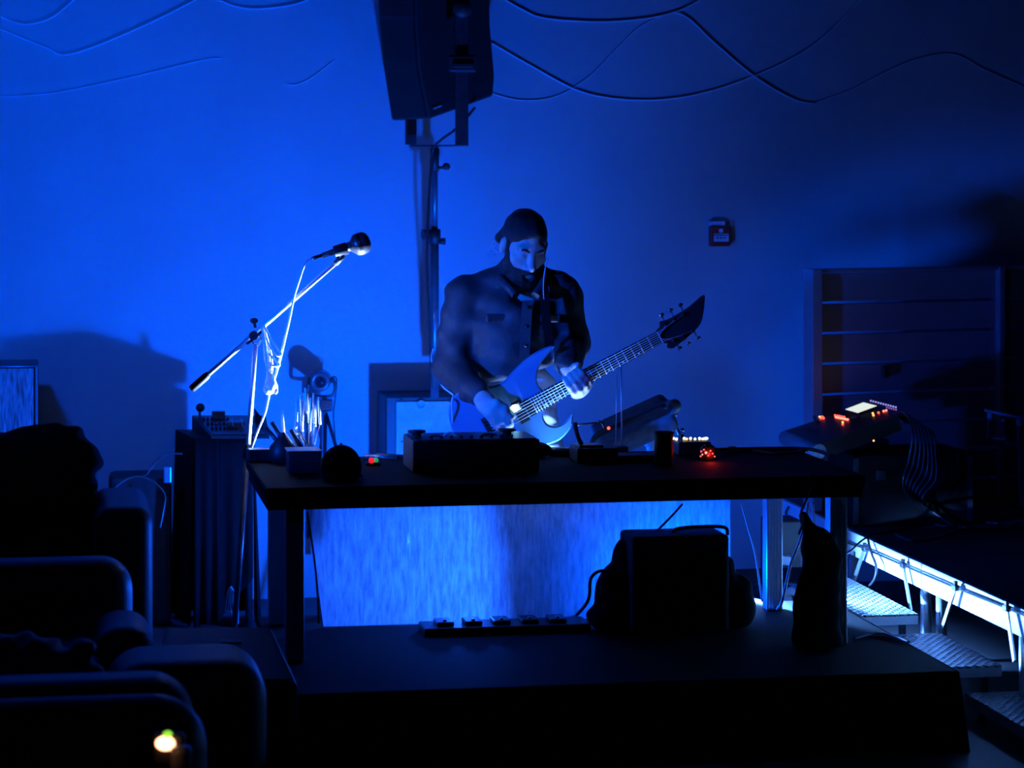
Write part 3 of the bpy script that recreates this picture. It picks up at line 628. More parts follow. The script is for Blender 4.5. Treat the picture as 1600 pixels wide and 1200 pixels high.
# ------------------------------------------------------------------ microphone stand
MD = 10.75
def mp_(px, py, o=0): return cam(px, py, MD + o)
ms = thing('microphone_stand', 'boom microphone stand on a slim pole left of the table', 'microphone stand', Vector((mp_(370, 1000).x, mp_(370, 1000).y, FLOOR)))
pb = mp_(366, 985); pt_ = mp_(399, 538)
dirp = (pt_ - pb).normalized(); foot = pb + dirp * ((FLOOR + 0.06 - pb.z) / dirp.z)
MB().cyl(foot, mp_(387, 705), 0.0125).build('lower_tube', M_POLE, ms)
MB().cyl(mp_(387, 705), pt_, 0.0105).build('upper_tube', M_SATIN, ms)
MB().cyl(mp_(386, 715), mp_(388, 695), 0.018).build('clutch', M_BLACK, ms)
for k in range(3):
    a = 0.5 + k * 2.094; e = Vector((foot.x + .3 * math.cos(a), foot.y + .3 * math.sin(a), FLOOR + .012))
    l_ = MB().cyl(foot + ZV * .02, e, 0.01).build('leg', M_STEEL, ms)
    MB().cyl(e + Vector((.0, 0, -.01)), e + Vector((.03 * math.cos(a), .03 * math.sin(a), 0)), 0.013).build('rubber_foot', M_BLACK, l_)
b0, b1 = mp_(322, 588), mp_(537, 400, -.02)
bo = MB().cyl(b0, b1, 0.0095, n=16).build('boom', M_SATIN, ms)
MB().lathe([(0, 0), (0.014, 0.003), (0.0165, 0.012), (0.0165, 0.085), (0.013, 0.10), (0, 0.102)], mp_(298, 609), (b1 - b0), 16).build('counterweight', M_BLACK, ms)
hub = MB().cyl(mp_(397, 524) - FV * .03, mp_(397, 524) + FV * .02, 0.019, n=16); hub.cyl(mp_(384, 535), mp_(414, 510), 0.014); hb = hub.build('boom_clamp', M_BLACK, ms)
m = MB().cyl(mp_(399, 512), mp_(397, 502), 0.006); m.sphere(mp_(397, 501), (.017, .012, .012)); m.build('clamp_knob', M_BLACK, hb)
MB().tube(spline([mp_(393, 530), mp_(397, 537), mp_(404, 538), mp_(408, 531), mp_(406, 524)], 5), 0.004).build('wire_hook', M_CHROME, hb)
# microphone
ma = mp_(497, 402, -.02); mh = mp_(549, 385, -.02); ax_ = (mh - ma).normalized()
mic = thing('microphone', 'dynamic vocal microphone with a ball grille in a clip on the boom', 'microphone', ma)
MB().lathe([(0, 0), (0.011, 0.0), (0.0115, 0.03), (0.0135, 0.05), (0.0225, 0.155), (0.024, 0.165), (0, 0.166)], mp_(504, 399, -.02), ax_, 18).build('handle', M_BLACK, mic)
mc = mp_(563, 381, -.02)
L = lambda r, h: (r, h)
MB().lathe([(0.018, -.048), (0.030, -.034), (0.044, -.022), (0.0475, -.010), (0.0475, -0.004)], mc, ax_, 22).build('grille_base', M_STEEL, mic)
MB().lathe([(0.0495, -.006), (0.0495, 0.006)], mc, ax_, 22).build('grille_ring', M_CHROME, mic)
MB().lathe([(0.0475, 0.006), (0.046, 0.02), (0.036, 0.034), (0.018, 0.042), (0, 0.044)], mc, ax_, 22).build('grille_dome', M_STEEL, mic)
mcl = MB().lathe([(0.026, 0), (0.026, 0.055), (0.022, 0.055), (0.022, 0.0)], mp_(523, 394, -.02), ax_, 16); mcl.cyl(mp_(533, 393, -.02), mp_(532, 404, -.02), 0.012)
mcl.cyl(mp_(524, 412, -.02), mp_(537, 399, -.02), 0.0125); mcl.build('clip', M_BLACK, mic)
MB().lathe([(0, 0), (0.007, 0.0), (0.0095, 0.012), (0.0095, 0.06), (0, 0.06)], mp_(486, 405, -.02), ax_, 14).build('plug', M_CHROME, mic)
cable([mp_(487, 405, -.02), mp_(480, 408, -.03), mp_(474, 418, -.04), mp_(468, 436, -.05), mp_(459, 466, -.05), mp_(452, 500, -.05), mp_(445, 530, -.04), mp_(438, 560, -.04), mp_(430, 588, -.04), mp_(421, 615, -.04), mp_(414, 645, -.04), mp_(402, 675, -.04), mp_(393, 700, -.05), mp_(388, 716, -.06)], 0.0048, M_ROPE, 'microphone cable hanging from the microphone past the boom')
# white cord tassel tied on the boom
tas = thing('cord_tassel', 'bundle of frayed white cord tied to the boom stand clamp', 'cord', mp_(425, 612, -.05))
for k in range(24):
    o1 = random.uniform(-5, 5); o2 = random.uniform(-6, 6)
    MB().tube(spline([mp_(410 + random.uniform(-3, 3), 508, -.02), mp_(416 + o1 * .6, 535, -.045 + .002 * k), mp_(420 + o1, 565, -.05 + .002 * k), mp_(423 + o2 * .8, 590, -.05 + .002 * k), mp_(424 + o2, 606 + random.uniform(0, 8), -.05)], 5), random.uniform(.0042, .0062), n=5).build('strand', M_CORD, tas)
s = sdf_around([mp_(410, 580, -.05), mp_(434, 616, -.05)], .03, .004)
for x_, y_, r_ in ((421, 584, .013), (422, 594, .018), (422, 603, .023), (418, 608, .016), (428, 607, .016)): s.ell(mp_(x_, y_, -.045), (r_, r_, r_ * 1.3), None, .02)
s.wrinkle(.005, ((240, 60, 50, 0), (-190, 80, 90, 1))); s.build('tuft', M_CORD, tas)
for pts in (((412, 508), (424, 530), (436, 549), (440, 554), (434, 556), (424, 545), (416, 528)), ((420, 552), (432, 566), (437, 571), (428, 572), (421, 566))):
    MB().tube(spline([mp_(x, y, -.055) for x, y in pts], 5), 0.0045, n=6).build('loop', M_CORD, tas)

# ------------------------------------------------------------------ lantern spotlight on tripod
LD = 12.72
def lq(px, py, o=0): return cam(px, py, LD + o)
ln = thing('tripod_spotlight', 'round spotlight with a yoke on a slim tripod behind the table', 'spotlight', Vector((lq(508, 900).x, lq(508, 900).y, FLOOR)))
hc = lq(501, 595)
MB().lathe([(0, .12), (0.035, .12), (0.05, .08), (0.05, -.05), (0.046, -.062), (0.032, -.066), (0.028, -.05), (0, -.045)], hc, FV, 24).build('housing', M_POLE, ln)
MB().sphere(hc - FV * 0.045, (.027, .027, .012), CAMR @ Matrix.Rotation(math.pi / 2, 3, 'X')).build('lens', M_GLASSLENS, ln)
MB().tube(spline([lq(484, 590), lq(481, 605), lq(482, 616), lq(490, 619), lq(516, 619), lq(523, 612), lq(523, 600), lq(518, 589)], 4), 0.009).build('yoke', M_STEEL, ln)
for px in (485, 519): MB().sphere(lq(px, 594), 0.014).build('yoke_knob', M_BLACK, ln)
MB().box(lq(510, 633), (0.06, 0.05, 0.06), CAMR, .006).build('tripod_head', M_STEEL, ln)
MB().cyl(lq(507, 618), lq(507, 632), 0.012).build('stud', M_STEEL, ln)
MB().cyl(lq(507, 640), Vector((lq(507, 640).x, lq(507, 640).y, FLOOR + .25)), 0.013).build('column', M_ALU, ln)
for e in ((558, 0.0), (470, .1), (500, -.15)):
    z = lq(509, 645); q = lq(e[0] + 40 if e[0] > 520 else e[0], 645, e[1] * 3); MB().cyl(z, Vector((q.x, q.y, FLOOR + .01)), 0.009).build('leg', M_STEEL, ln)
cable([lq(520, 588, .02), lq(526, 593, .02), lq(524, 620, .02), lq(521, 650, .02), lq(524, 690, .02), lq(525, 740, .02)], 0.004, M_BLACK, 'thin power lead hanging beside the tripod spotlight')

# ================================================================== THINGS ON THE TABLE
def T(px, py, dz=0.0): p = G(px, py, TZ); return p + ZV * dz
SC = lambda p: FPX / (p - Vector((0, 0, HC))).dot(FV)      # pixels per unit at a point
# black box, and thin lit rods standing in a small cup behind it
tr = T(476, 740)
bx_ = thing('black_box', 'plain black box at the left of the table, in front of the lit rods', 'box', tr)
MB().box(tr + Vector((0.0, 0.06, 0.042)), (0.125, 0.14, 0.084), None, .005).build('body', M_MATTE, bx_)
MB().box(tr + Vector((0.0, 0.06, 0.087)), (0.135, 0.15, 0.006), None, .002).build('lid', M_STEEL, bx_)
yy = 10.47; rc = Vector((onY(484, 713, yy).x, yy, TZ))
ry = thing('rod_cup', 'small dark cup with a bunch of thin brightly lit upright rods', 'cup', rc)
MB().lathe([(0, 0), (.028, 0), (.034, .05), (.03, .05), (.025, .006), (0, .006)], rc, (0, 0, 1), 16).build('cup', M_BLACK, ry)
for k, (x, y0_, y1_) in enumerate(((465, 622, 662), (470, 617, 668), (474, 614, 660), (481, 610, 655), (486, 622, 668), (489, 614, 655), (494, 618, 660), (498, 620, 657), (463, 640, 664), (478, 606, 640))):
    yk_ = yy - .012 + .006 * (k % 4); p1_ = onY(x + (k % 3 - 1), y0_, yk_); p2_ = onY(x + (1 if k % 2 else -1) * 2, y1_ + 6, yk_); p3_ = Vector((rc.x + (k - 4.5) * .004, yk_, TZ + .03))
    MB().cyl(p1_, p2_, 0.0052, 0.0056, n=6).build('rod', M_WHITE, ry)
    MB().cyl(p2_, p3_, 0.0012, n=5).build('shaded_rod_end', M_STEEL, ry)  # lower rod part, the table's shade on it put into thin dark steel
cb = T(441, 722); MB().lathe([(0, 0), (.045, 0.0), (.055, .03), (.05, .065), (.02, .10), (.011, .115), (.011, .12), (0, .12)], cb, (0, 0, 1), 18).build('dark_flask', M_BLACK, None, 'dark teardrop flask at the left of the table', 'flask')
ck_ = Vector((onY(444, 712, 10.5).x, 10.5, TZ)); bt = thing('white_stick', 'single tall white stick standing in a small foot behind the dark flask', 'stick', ck_)
MB().lathe([(0, 0), (.02, 0), (.02, .01), (.008, .016), (.008, .05), (0, .05)], ck_, (0, 0, 1), 12).build('foot', M_BLACK, bt)
MB().tube([ck_ + ZV * .04, onY(443, 680, 10.5), onY(441.5, 660, 10.5), onY(441, 641, 10.5)], [.007, .0075, .0075, .0035]).build('stick', M_WHITE, bt)
for k, pts in enumerate((((446, 672), (454, 678), (460, 688), (463, 697)), ((460, 700), (461, 682), (466, 677), (472, 684), (479, 700)), ((445, 676), (452, 686), (457, 696), (459, 704)), ((470, 680), (474, 690), (484, 700)))):
    cable([onY(x, y, 10.46 + .012 * k) for x, y in pts], 0.0036, M_CORD, ('leftmost thin white wire running down from the white stick', 'looping thin white wire behind the black box', 'inner thin white wire close to the dark flask', 'short thin white wire reaching to the rod cup')[k], name='thin_wire')
# pens and bars left of the flask (stick-like gear)
for k, (a, b_) in enumerate((((425, 660), (446, 680)), ((416, 668), (440, 682)), ((455, 672), (475, 690)))):
    MB().cyl(onY(*a, 10.45), onY(b_[0], b_[1] + 16, 10.40), 0.009).build('metal_rod', M_STEEL, None, ('upper dark metal rod leaning behind the flask', 'lower dark metal rod leaning behind the flask', 'dark metal rod leaning right of the white stick')[k], 'rod', 'leaning metal rods')
bb = T(405, 720)
MB().box(bb + ZV * .025, (0.10, 0.07, 0.05), rotz(.1), .005).build('small_box', M_STEEL, None, 'small dark box at the left end of the table', 'box')
# cap
cp0 = T(533, 748)
s = sdf_around([cp0 + Vector((-.1, -.1, 0)), cp0 + Vector((.1, .12, .14))], .05, 0.006)
s.ell(cp0 + ZV * .045, (.078, .095, .085)); s.plane(cp0 + ZV * 0.002, (0, 0, -1)); cap_ = thing('baseball_cap', 'dark baseball cap lying on the table near the rod box', 'cap', cp0)
s.build('crown', M_CLOTH, cap_)
m = MB(); vs = []
for i in range(13):
    a = math.pi * i / 12; c_, s_ = math.cos(a), math.sin(a)
    vs += [cp0 + Vector((.074 * c_, -.07 * s_ * .9 - .02, .018 + .006 * s_)), cp0 + Vector((.078 * c_, -.145 * s_ - .02, .008 + .012 * s_))]
m.add(vs, [(2 * i, 2 * i + 1, 2 * i + 3, 2 * i + 2) for i in range(12)], True); br = m.build('brim', M_CLOTH, cap_); md = br.modifiers.new('t', 'SOLIDIFY'); md.thickness = .004
MB().sphere(cp0 + ZV * .132, .006).build('button', M_CLOTH, cap_)
# indicator pair
ig = T(583, 727); dv = thing('indicator_switch', 'tiny device with a red and a green light beside the cap', 'switch', ig)
MB().box(ig + ZV * .006, (.06, .03, .012), None, .003).build('case', M_BLACK, dv)
MB().sphere(onY(580.5, 719.5, ig.y - .012), .0125).build('red_light', mat('red_glow_led', (.6, .05, .05), .4, emit=(0.85, .015, .03), estr=1.0), dv)
MB().sphere(onY(587, 719.3, ig.y + .01), .0115).build('green_light', mat('green_glow_led', (.05, .5, .15), .4, emit=(.01, .3, .1), estr=1.0), dv)
for k, (a, b_, r) in enumerate((((571, 716), (622, 719), .009), ((587, 713), (636, 716), .007))):
    MB().cyl(T(*a, r), T(*b_, r), r, n=10).build('marker_pen', M_POLE if k == 0 else M_BLACK, None, ('thicker pale marker pen lying left of the synthesizer case', 'thin dark pen lying behind the pale marker')[k], 'pen', 'pens on the table')
# large synth case
sa, sc_ = T(646, 741), T(838, 733)
sy = thing('synthesizer_case', 'long black synthesizer box with two dial knobs on top, on the table centre', 'synthesizer', (sa + sc_) / 2)
cxx = (sa.x + sc_.x) / 2; wxx = sc_.x - sa.x
MB().box((cxx, sa.y + .16, TZ + .065), (wxx, .3, .124), None, .006).build('case', M_BLACK, sy)
MB().box((cxx, sa.y + .16, TZ + .1285), (wxx - .03, .27, .003)).build('control_plate', M_STEEL, sy)
for px in (651, 792):
    k_ = onY(px, 690, sa.y + .17); MB().lathe([(0.018, 0), (0.018, .012), (.036, .016), (.036, .024), (0, .024)], (k_.x, k_.y, TZ + .1295), (0, 0, 1), 20).build('dial', M_BLACK, sy)
for k in range(9): MB().cyl((cxx - .17 + .04 * k, sa.y + .08, TZ + .1295), (cxx - .17 + .04 * k, sa.y + .08, TZ + .14), .007, n=8).build('knob', M_BLACK, sy)
ty = sa.y + .16
cable([onY(655, 692, ty), onY(662, 686, ty), onY(675, 682, ty), onY(690, 683, ty), onY(698, 688, ty + .05)], .0055, M_BLACK, 'black patch cable arching at the left of the synthesizer box', name='patch_cable')
cable([onY(690, 687, ty), onY(695, 679, ty), onY(704, 676, ty), onY(712, 680, ty), onY(716, 687, ty)], .0045, M_CORD, 'white patch cable arching on the synthesizer box', name='patch_cable')
cable([onY(742, 688, ty), onY(752, 681, ty), onY(765, 678, ty), onY(780, 682, ty), onY(790, 688, ty)], .0055, M_BLACK, 'black patch cable arching to the right dial', name='patch_cable')
# round black bag-like lumps and tubes right of the synth
l0 = T(838, 716); s = sdf_around([l0, l0 + Vector((.1, .1, .06))], .1, .007); s.ell(l0 + Vector((0, .03, .03)), (.07, .06, .035)); s.ell(l0 + Vector((-.05, .03, .022)), (.06, .05, .026)); s.plane(l0 + ZV * .001, (0, 0, -1)); s.build('cable_pouch', M_CLOTH, None, 'soft black pouch right behind the synthesizer box', 'pouch')
MB().cyl(T(857, 712, .018), T(906, 713, .018), .018, n=16).build('metal_flashlight', M_POLE, None, 'dark cylindrical flashlight lying behind the guitar', 'flashlight')
# pedal box with gooseneck
p1_ = T(935, 724); ef = thing('pedal_unit', 'flat black effects unit with a bent gooseneck, right of centre on the table', 'effects unit', p1_)
MB().box(p1_ + Vector((0, .09, .03)), (.17, .17, .06), None, .005).build('case', M_BLACK, ef)
MB().box(p1_ + Vector((-.02, .09, .064)), (.1, .1, .012), None, .003).build('lid', M_STEEL, ef)
MB().tube(spline([onY(911, 698, p1_.y + .1), onY(904, 685, p1_.y + .1), onY(900, 672, p1_.y + .1), onY(898, 660, p1_.y + .1)], 5), .010).build('gooseneck', M_BLACK, ef)
MB().box(T(990, 720, .014), (.2, .12, .028), None, .004).build('flat_case', M_BLACK, None, 'low flat black case between the effects unit and the dark cup', 'case')
# antennas
an = thing('antenna_receiver', 'small receiver with two tall thin upright antennas', 'receiver', T(967, 709))
MB().box(T(967, 709, .016), (.07, .06, .032), None, .004).build('case', M_BLACK, an)
yy = T(967, 709).y
MB().cyl(onY(962, 700, yy), onY(964, 586, yy), .0022, n=6).build('antenna', M_ALU, an)
MB().cyl(onY(972, 700, yy), onY(970.5, 570, yy), .0032, n=6).build('antenna', M_ALU, an)
# tilted keyboard / pad on stand behind the table
KD = 11.3
def kq(px, py, o=0): return cam(px, py, KD + o)
kb_ = thing('tilted_pad', 'tilted padded keyboard bag resting on a chrome stand behind the table', 'keyboard bag', Vector((kq(995, 900).x, kq(995, 900).y, FLOOR)))
s = sdf_around([kq(925, 640, -.2), kq(1062, 700, .25)], .06, .006)
u_ = (kq(1050, 640) - kq(940, 690)).normalized(); v_ = FV * .93 + ZV * .37; v_ = (v_ - u_ * v_.dot(u_)).normalized(); n_ = u_.cross(v_).normalized()
Rk = Matrix((u_, v_, n_)).transposed()
s.rbox(kq(990, 668), (.185, .15, .036), .03, Rk, k=.02)
s.cap(kq(1054, 634, -.1), kq(1054, 634, .14), .030, .030, k=.03)
s.build('pad', mat('padded_nylon', (.2, .2, .22), .6, bump=.1), kb_)
m = MB(); m.tube(spline([kq(926, 694, -.15), kq(936, 678, -.15), kq(990, 655, -.14), kq(1040, 634, -.14)], 6), .014); m.build('dark_rim', M_BLACK, kb_)
MB().tube(spline([kq(1052, 655), kq(1056, 668), kq(1062, 680), kq(1064, 700)], 4), .009).build('stand_arm', M_CHROME, kb_)
MB().cyl(kq(1064, 678), kq(1064, 705), .014).build('clamp', M_CHROME, kb_)
for px, py in ((1047, 657), (1055, 648), (1066, 672)): MB().sphere(kq(px, py, -.05), .011).build('wing_nut', M_CHROME, kb_)
MB().cyl(kq(1058, 700), Vector((kq(1058, 700).x, kq(1058, 700).y, FLOOR)), .014).build('stand_post', M_STEEL, kb_)
MB().cyl(kq(925, 690), Vector((kq(925, 700).x, kq(925, 700).y, FLOOR)), .014).build('stand_post', M_STEEL, kb_)
c_ = MB().sphere(kq(1017, 685, -.05), (.042, .03, .045)); c_.cyl(kq(1017, 690, -.05), kq(1017, 704, -.05), .02); c_.build('white_knob', M_WHITE, kb_)
m = MB().cyl(kq(900, 664, -.2), kq(936, 660, -.15), .004); m.build('thin_arm', M_STEEL, kb_)
m = MB().tube(spline([kq(934, 659, -.15), kq(941, 661, -.15), kq(944, 668, -.15), kq(948, 672, -.15)], 4), .008); m.build('arm_clamp', M_CHROME, kb_)
MB().sphere(kq(951, 669, -.16), .007).build('red_tip', M_LEDR, kb_)
# dark cup
cu = T(1037, 727); MB().lathe([(0, 0), (.036, 0), (.04, .06), (.037, .10), (.041, .125), (.043, .135), (.036, .135), (.034, .02), (0, .02)], cu, (0, 0, 1), 22).build('dark_cup', M_BLACK, None, 'dark cup standing on the table in front of the tilted bag', 'cup')
# LED box and red glowing lamp
lb = T(1086, 712); lx = thing('led_mixer', 'small black mixer with a row of white and orange lights along its back', 'mixer', lb)
MB().box(lb + Vector((0, .08, .028)), (.14, .16, .056), None, .005).build('case', M_BLACK, lx)
for k, (px, c) in enumerate(((1051, M_LEDW), (1057, M_LEDW), (1069, M_LEDW), (1073, M_LEDO), (1079, M_LEDW), (1086, M_LEDW), (1093, M_LEDW), (1098, M_LEDW), (1103, M_LEDW))):
    q = onY(px, 685 + (k % 2), lb.y + .09); MB().sphere((q.x, q.y, max(q.z, TZ + .056)), (.011 if k in (0, 8) else .006, .006, .006), n=8, m=6).build('light', c, lx)
rl = T(1106, 719); rd = thing('red_lamp', 'small dark lantern glowing with red points of light on the table', 'lamp', rl)
MB().lathe([(0, 0), (.03, 0), (.033, .02), (.031, .05), (.02, .062), (0, .064)], rl, (0, 0, 1), 18).build('body', M_BLACK, rd)
for k in range(9):
    a = -1.9 + .28 * k; q = rl + Vector((.034 * math.sin(a + .3), -.034 * abs(math.cos(a * .6)), .018 + .004 * ((k * 5) % 8)))
    MB().sphere(q, .0055 if k == 4 else .003, n=8, m=6).build('red_light', M_LEDRH if k in (4, 2) else M_LEDR, rd)
lamp('red_lamp_light', 'POINT', rl + Vector((0.0, -.055, .03)), (1, .03, .02), .22, .01)
# cables over the right of the table
cable([T(1115, 706, .009), T(1150, 705, .009), T(1200, 704, .009), T(1245, 704, .009), T(1275, 707, .009), T(1300, 716, .009)], .008, M_BLACK, 'thick black cable running along the back of the table to the right')
cable([T(1130, 712, .008), T(1170, 706, .008), T(1215, 712, .008), T(1260, 708, .008)], .006, M_BLACK, 'thinner black cable waving across the right of the table')
MB().cyl(T(1137, 703, .008), T(1150, 703, .008), .008).build('cable_plug', M_CHROME, None, 'chrome cable plug lying on the right of the table', 'plug')
cable([onY(1268, 740, TY0 - .012), onY(1262, 775, TY0 - .014), onY(1252, 800, TY0 + .02), onY(1255, 815, TY0 + .05), onY(1248, 835, TY0 + .05)], .005, M_BLACK, 'dark cable hanging over the front edge at the right end of the table')

# ================================================================== workstation on a black case, right
CA = G(1340, 812, RZ)
ck = thing('flight_case', 'black flight case under the workstation, with hanging cables', 'case', (4.0, 11.9, RZ))
MB().box((4.02, 11.95, (RZ + .5) / 2), (.60, .42, .5 - RZ), None, .012).build('body', M_CLOTH, ck)
for x in (3.735, 4.305): MB().box((x, 11.735, (RZ + .5) / 2), (.022, .012, .5 - RZ - .04)).build('corner_trim', M_STEEL, ck)
for x in (3.86, 4.1): MB().box((x, 11.733, .4), (.05, .014, .05), None, .006).build('latch', M_STEEL, ck)
WA, WB, WD = cam(1279, 694, 12.05), cam(1404, 649, 12.25), cam(1226, 673, 12.5)
wu, wv_ = WB - WA, WD - WA; wn = wu.cross(wv_).normalized()
if wn.z < 0: wn = -wn
WCc = WB + wv_ * 0.92
ws = thing('music_workstation', 'black pad controller with a lit screen and red lights, tilted on the case', 'controller', (WA + WCc) / 2 - wn * .1)
th = .075
MB().hexa([p - wn * th for p in (WA, WB, WCc, WD)] + [WA, WB, WCc, WD]).build('body', M_BLACK, ws)
m = MB().tube([WA - wn * .035 - wu.normalized() * .005, WD - wn * .035 - wu.normalized() * .005], .036, n=12); m.build('front_roll', mat('satin_grey', (.35, .35, .37), .4, .2), ws)
def onW(px, py):
    dirv = cam(px, py, 1.0) - Vector((0, 0, HC)); o_ = Vector((0, 0, HC)); t = (WA - o_).dot(wn) / dirv.dot(wn); return o_ + dirv * t
qs = [onW(1321, 643), onW(1341, 648.5), onW(1371.5, 637.5), onW(1350, 632)]
MB().hexa([p + wn * .001 for p in qs] + [p + wn * .010 for p in qs]).build('screen_bezel', M_BLACK, ws)
cq = sum(qs, Vector()) / 4
qi = [cq + (p - cq) * .97 for p in qs]
scn = MB().hexa([p + wn * .0101 for p in qi] + [p + wn * .012 for p in qi]).build('screen', M_SCREEN, ws)
def wbtn(px, py, r, material, name, h=.008):
    p = onW(px, py); return MB().cyl(p + wn * .0005, p + wn * h, r, n=8).build(name, material, ws)
for i in range(6): wbtn(1306.5 + 3.6 * i, 653 + .75 * i, .0055, M_LEDRH, 'pad_light')
for i in range(5): wbtn(1305 + 3.6 * i, 650 + .7 * i, .004, M_LEDR, 'pad_light')
for i in range(4): wbtn(1281 + 2 * i, 652.5 + (i % 2) * 2, .005, M_LEDR if i else M_LEDO, 'pad_light')
for px, py, mm in ((1317, 661, M_LEDO), (1317, 664, M_LEDR), (1381, 643.5, M_LEDRH), (1385, 642.5, M_LEDRH), (1373, 646, M_LEDR), (1364, 647, M_LEDO), (1365, 650, M_LEDO)): wbtn(px, py, .005, mm, 'pad_light')
for i in range(11): wbtn(1361 + 3.9 * i, 627.6 + 1.0 * i, .0042, M_LEDB, 'button')
for i in range(5): wbtn(1386 + 3.6 * i, 638 + .9 * i, .004, mat('violet_led', (.5, .3, .6), .3, emit=(.45, .15, .6), estr=.5), 'button')
for i in range(6):
    for j in range(2): wbtn(1259 + 4.3 * i, 665.5 + 1.1 * i + 4 * j, .006, M_STEEL, 'button')
for i in range(3): wbtn(1273 + 2.5 * i, 655 + 2.5 * i, .007, M_STEEL, 'knob', .018)
for i in range(4): wbtn(1330 + 4.5 * i, 656.5 - 1.4 * i, .006, M_STEEL, 'knob', .016)
pl_ = (WA + WB) / 2 - wn * .05
MB().sphere(cam(1365, 688.5, 12.02), .005, n=8, m=6).build('power_light', M_LEDO, ws)
sup = MB().box((3.83, 12.03, .53), (.24, .3, .05), None, .01).build('riser', M_BLACK, ws)
for k in range(7):
    x0_ = 1400 + 7 * k; dd = 12.0 + .04 * k
    cable([cam(1398 + 3 * k, 648 + k * 2, 12.35), cam(x0_ + 14, 645 + 5 * k, 12.25), cam(x0_ + 26 - k, 675 + 6 * k, dd), cam(x0_ + 20, 720 + 5 * k, dd), cam(x0_ + 12 - 2 * k, 760 + 4 * k, dd), G(1440 + 9 * k, 806 + 3 * k, RZ + .008)], .006, M_BLACK,
          ('black cable hanging closest behind the workstation', 'innermost black cable draped behind the workstation', 'second black cable draped behind the workstation', 'black cable in the middle of the bundle behind the workstation', 'black cable in the outer half of the bundle behind the workstation', 'next to outermost black cable behind the workstation', 'outermost black cable of the bundle behind the workstation')[k], name='hanging_cable', group='cables hanging behind the workstation')
# dark rack at the far right
rk = thing('dark_rack', 'dark metal rack with an open handle bar at the right edge of the picture', 'rack', G(1580, 780, RZ))
RKD = 12.7
def rq(px, py, o=0): return cam(px, py, RKD + o)
def bar(a, b_, wd, nm, o=0, material=None):
    p, q = rq(*a, o), rq(*b_, o); x = (q - p).normalized(); up = FV; y = up.cross(x).normalized()
    return MB().box((p + q) / 2, ((q - p).length, .03, wd), Matrix((x, FV, x.cross(FV))).transposed(), .003).build(nm, material or M_PARTITION, rk)
bar((1539, 641), (1590, 652), .014, 'top_bar'); bar((1546, 645), (1546, 683), .018, 'upright'); bar((1567, 655), (1569, 688), .018, 'upright'); bar((1592, 655), (1597, 790), .02, 'upright'); bar((1542, 683), (1568, 686), .014, 'cross_bar')
bar((1590, 652), (1625, 660), .014, 'top_bar'); bar((1570, 692), (1625, 696), .014, 'cross_bar'); bar((1622, 656), (1626, 790), .02, 'upright')

# ================================================================== things on the stage
ca = G(1065, 992, 0.0); ca_y = ca.y
ga = thing('combo_amplifier', 'black combo amplifier with a top handle on the stage before the glowing sheet', 'amplifier', ca)
xl, xr = onY(988, 900, ca_y).x, onY(1140, 900, ca_y).x; zt2 = onY(1060, 838, ca_y).z
MB().box(((xl + xr) / 2, ca_y + .12, zt2 / 2), (xr - xl, .24, zt2), None, .015).build('cabinet', M_MATTE, ga)
MB().box(((xl + xr) / 2, ca_y - .004, zt2 / 2 - .02), (xr - xl - .04, .012, zt2 - .09)).build('grille', M_CLOTH, ga)
MB().tube(spline([onY(1052, 838, ca_y + .12), onY(1056, 827, ca_y + .12), (onY(1095, 823, ca_y + .12)), onY(1132, 824, ca_y + .12), onY(1137, 836, ca_y + .12)], 5), .008).build('handle', M_BLACK, ga)
for px in (1000, 1128): MB().box((onY(px, 955, ca_y).x, ca_y + .1, .004), (.03, .18, .008)).build('foot', M_BLACK, ga)
b0 = G(968, 990, 0.0)
s = sdf_around([b0 + Vector((-.1, -.05, 0)), b0 + Vector((.1, .25, .3))], .06, .009)
s.ell(b0 + Vector((0.0, .1, .12)), (.08, .1, .15)); s.ell(b0 + Vector((.055, .1, .26)), (.06, .08, .12)); s.ell(b0 + Vector((-.02, .1, .05)), (.09, .1, .06)); s.plane(b0 + ZV * .002, (0, 0, -1)); s.wrinkle(.006, ((40, 10, 30, 0), (-20, 30, 50, 1)))
s.build('backpack', M_CLOTH, None, 'soft black backpack leaning on the left of the combo amplifier', 'backpack')
b0 = G(1165, 986, 0.0)
s = sdf_around([b0 + Vector((-.12, -.05, 0)), b0 + Vector((.12, .25, .25))], .06, .009)
s.ell(b0 + Vector((-.015, .1, .09)), (.08, .1, .13)); s.ell(b0 + Vector((-.06, .1, .19)), (.05, .08, .1)); s.plane(b0 + ZV * .002, (0, 0, -1)); s.wrinkle(.006, ((30, 20, 40, .5), (-25, 20, 45, 2)))
s.build('soft_bag', M_CLOTH, None, 'slumped black bag on the right of the combo amplifier', 'bag')
pbz = thing('pedal_board', 'low flat black pedalboard lying on the stage before the glowing sheet', 'pedalboard', G(820, 990, 0))
x0_, x1_ = G(664, 996, 0), G(925, 988, 0)
MB().box(((x0_.x + x1_.x) / 2, x0_.y + .1, .016), (x1_.x - x0_.x, .18, .032), None, .006).build('board', M_BLACK, pbz)
for k in range(5):
    c = Vector((x0_.x + .09 + .115 * k, x0_.y + .1, .041)); p = MB().box(c, (.07, .11, .018), None, .005).build('pedal', M_BLACK if k % 2 else M_STEEL, pbz)
    MB().cyl(c + Vector((0, -.03, .008)), c + Vector((0, -.03, .016)), .008, n=8).build('foot_switch', M_CHROME, p)
cable([onY(953, 892, 9.95), onY(935, 893, 9.95), onY(923, 905, 9.95), onY(921, 930, 9.95), onY(915, 945, 9.95), G(900, 962, .008)], .007, M_BLACK, 'black cable looping up beside the backpack')
cable([onY(1066, 788, 10.2), onY(1050, 806, 10.15), onY(1030, 826, 10.12), onY(1020, 836, 10.1), onY(1005, 850, 10.1)], .005, M_BLACK, 'black cable slanting down from the table to the amplifier')
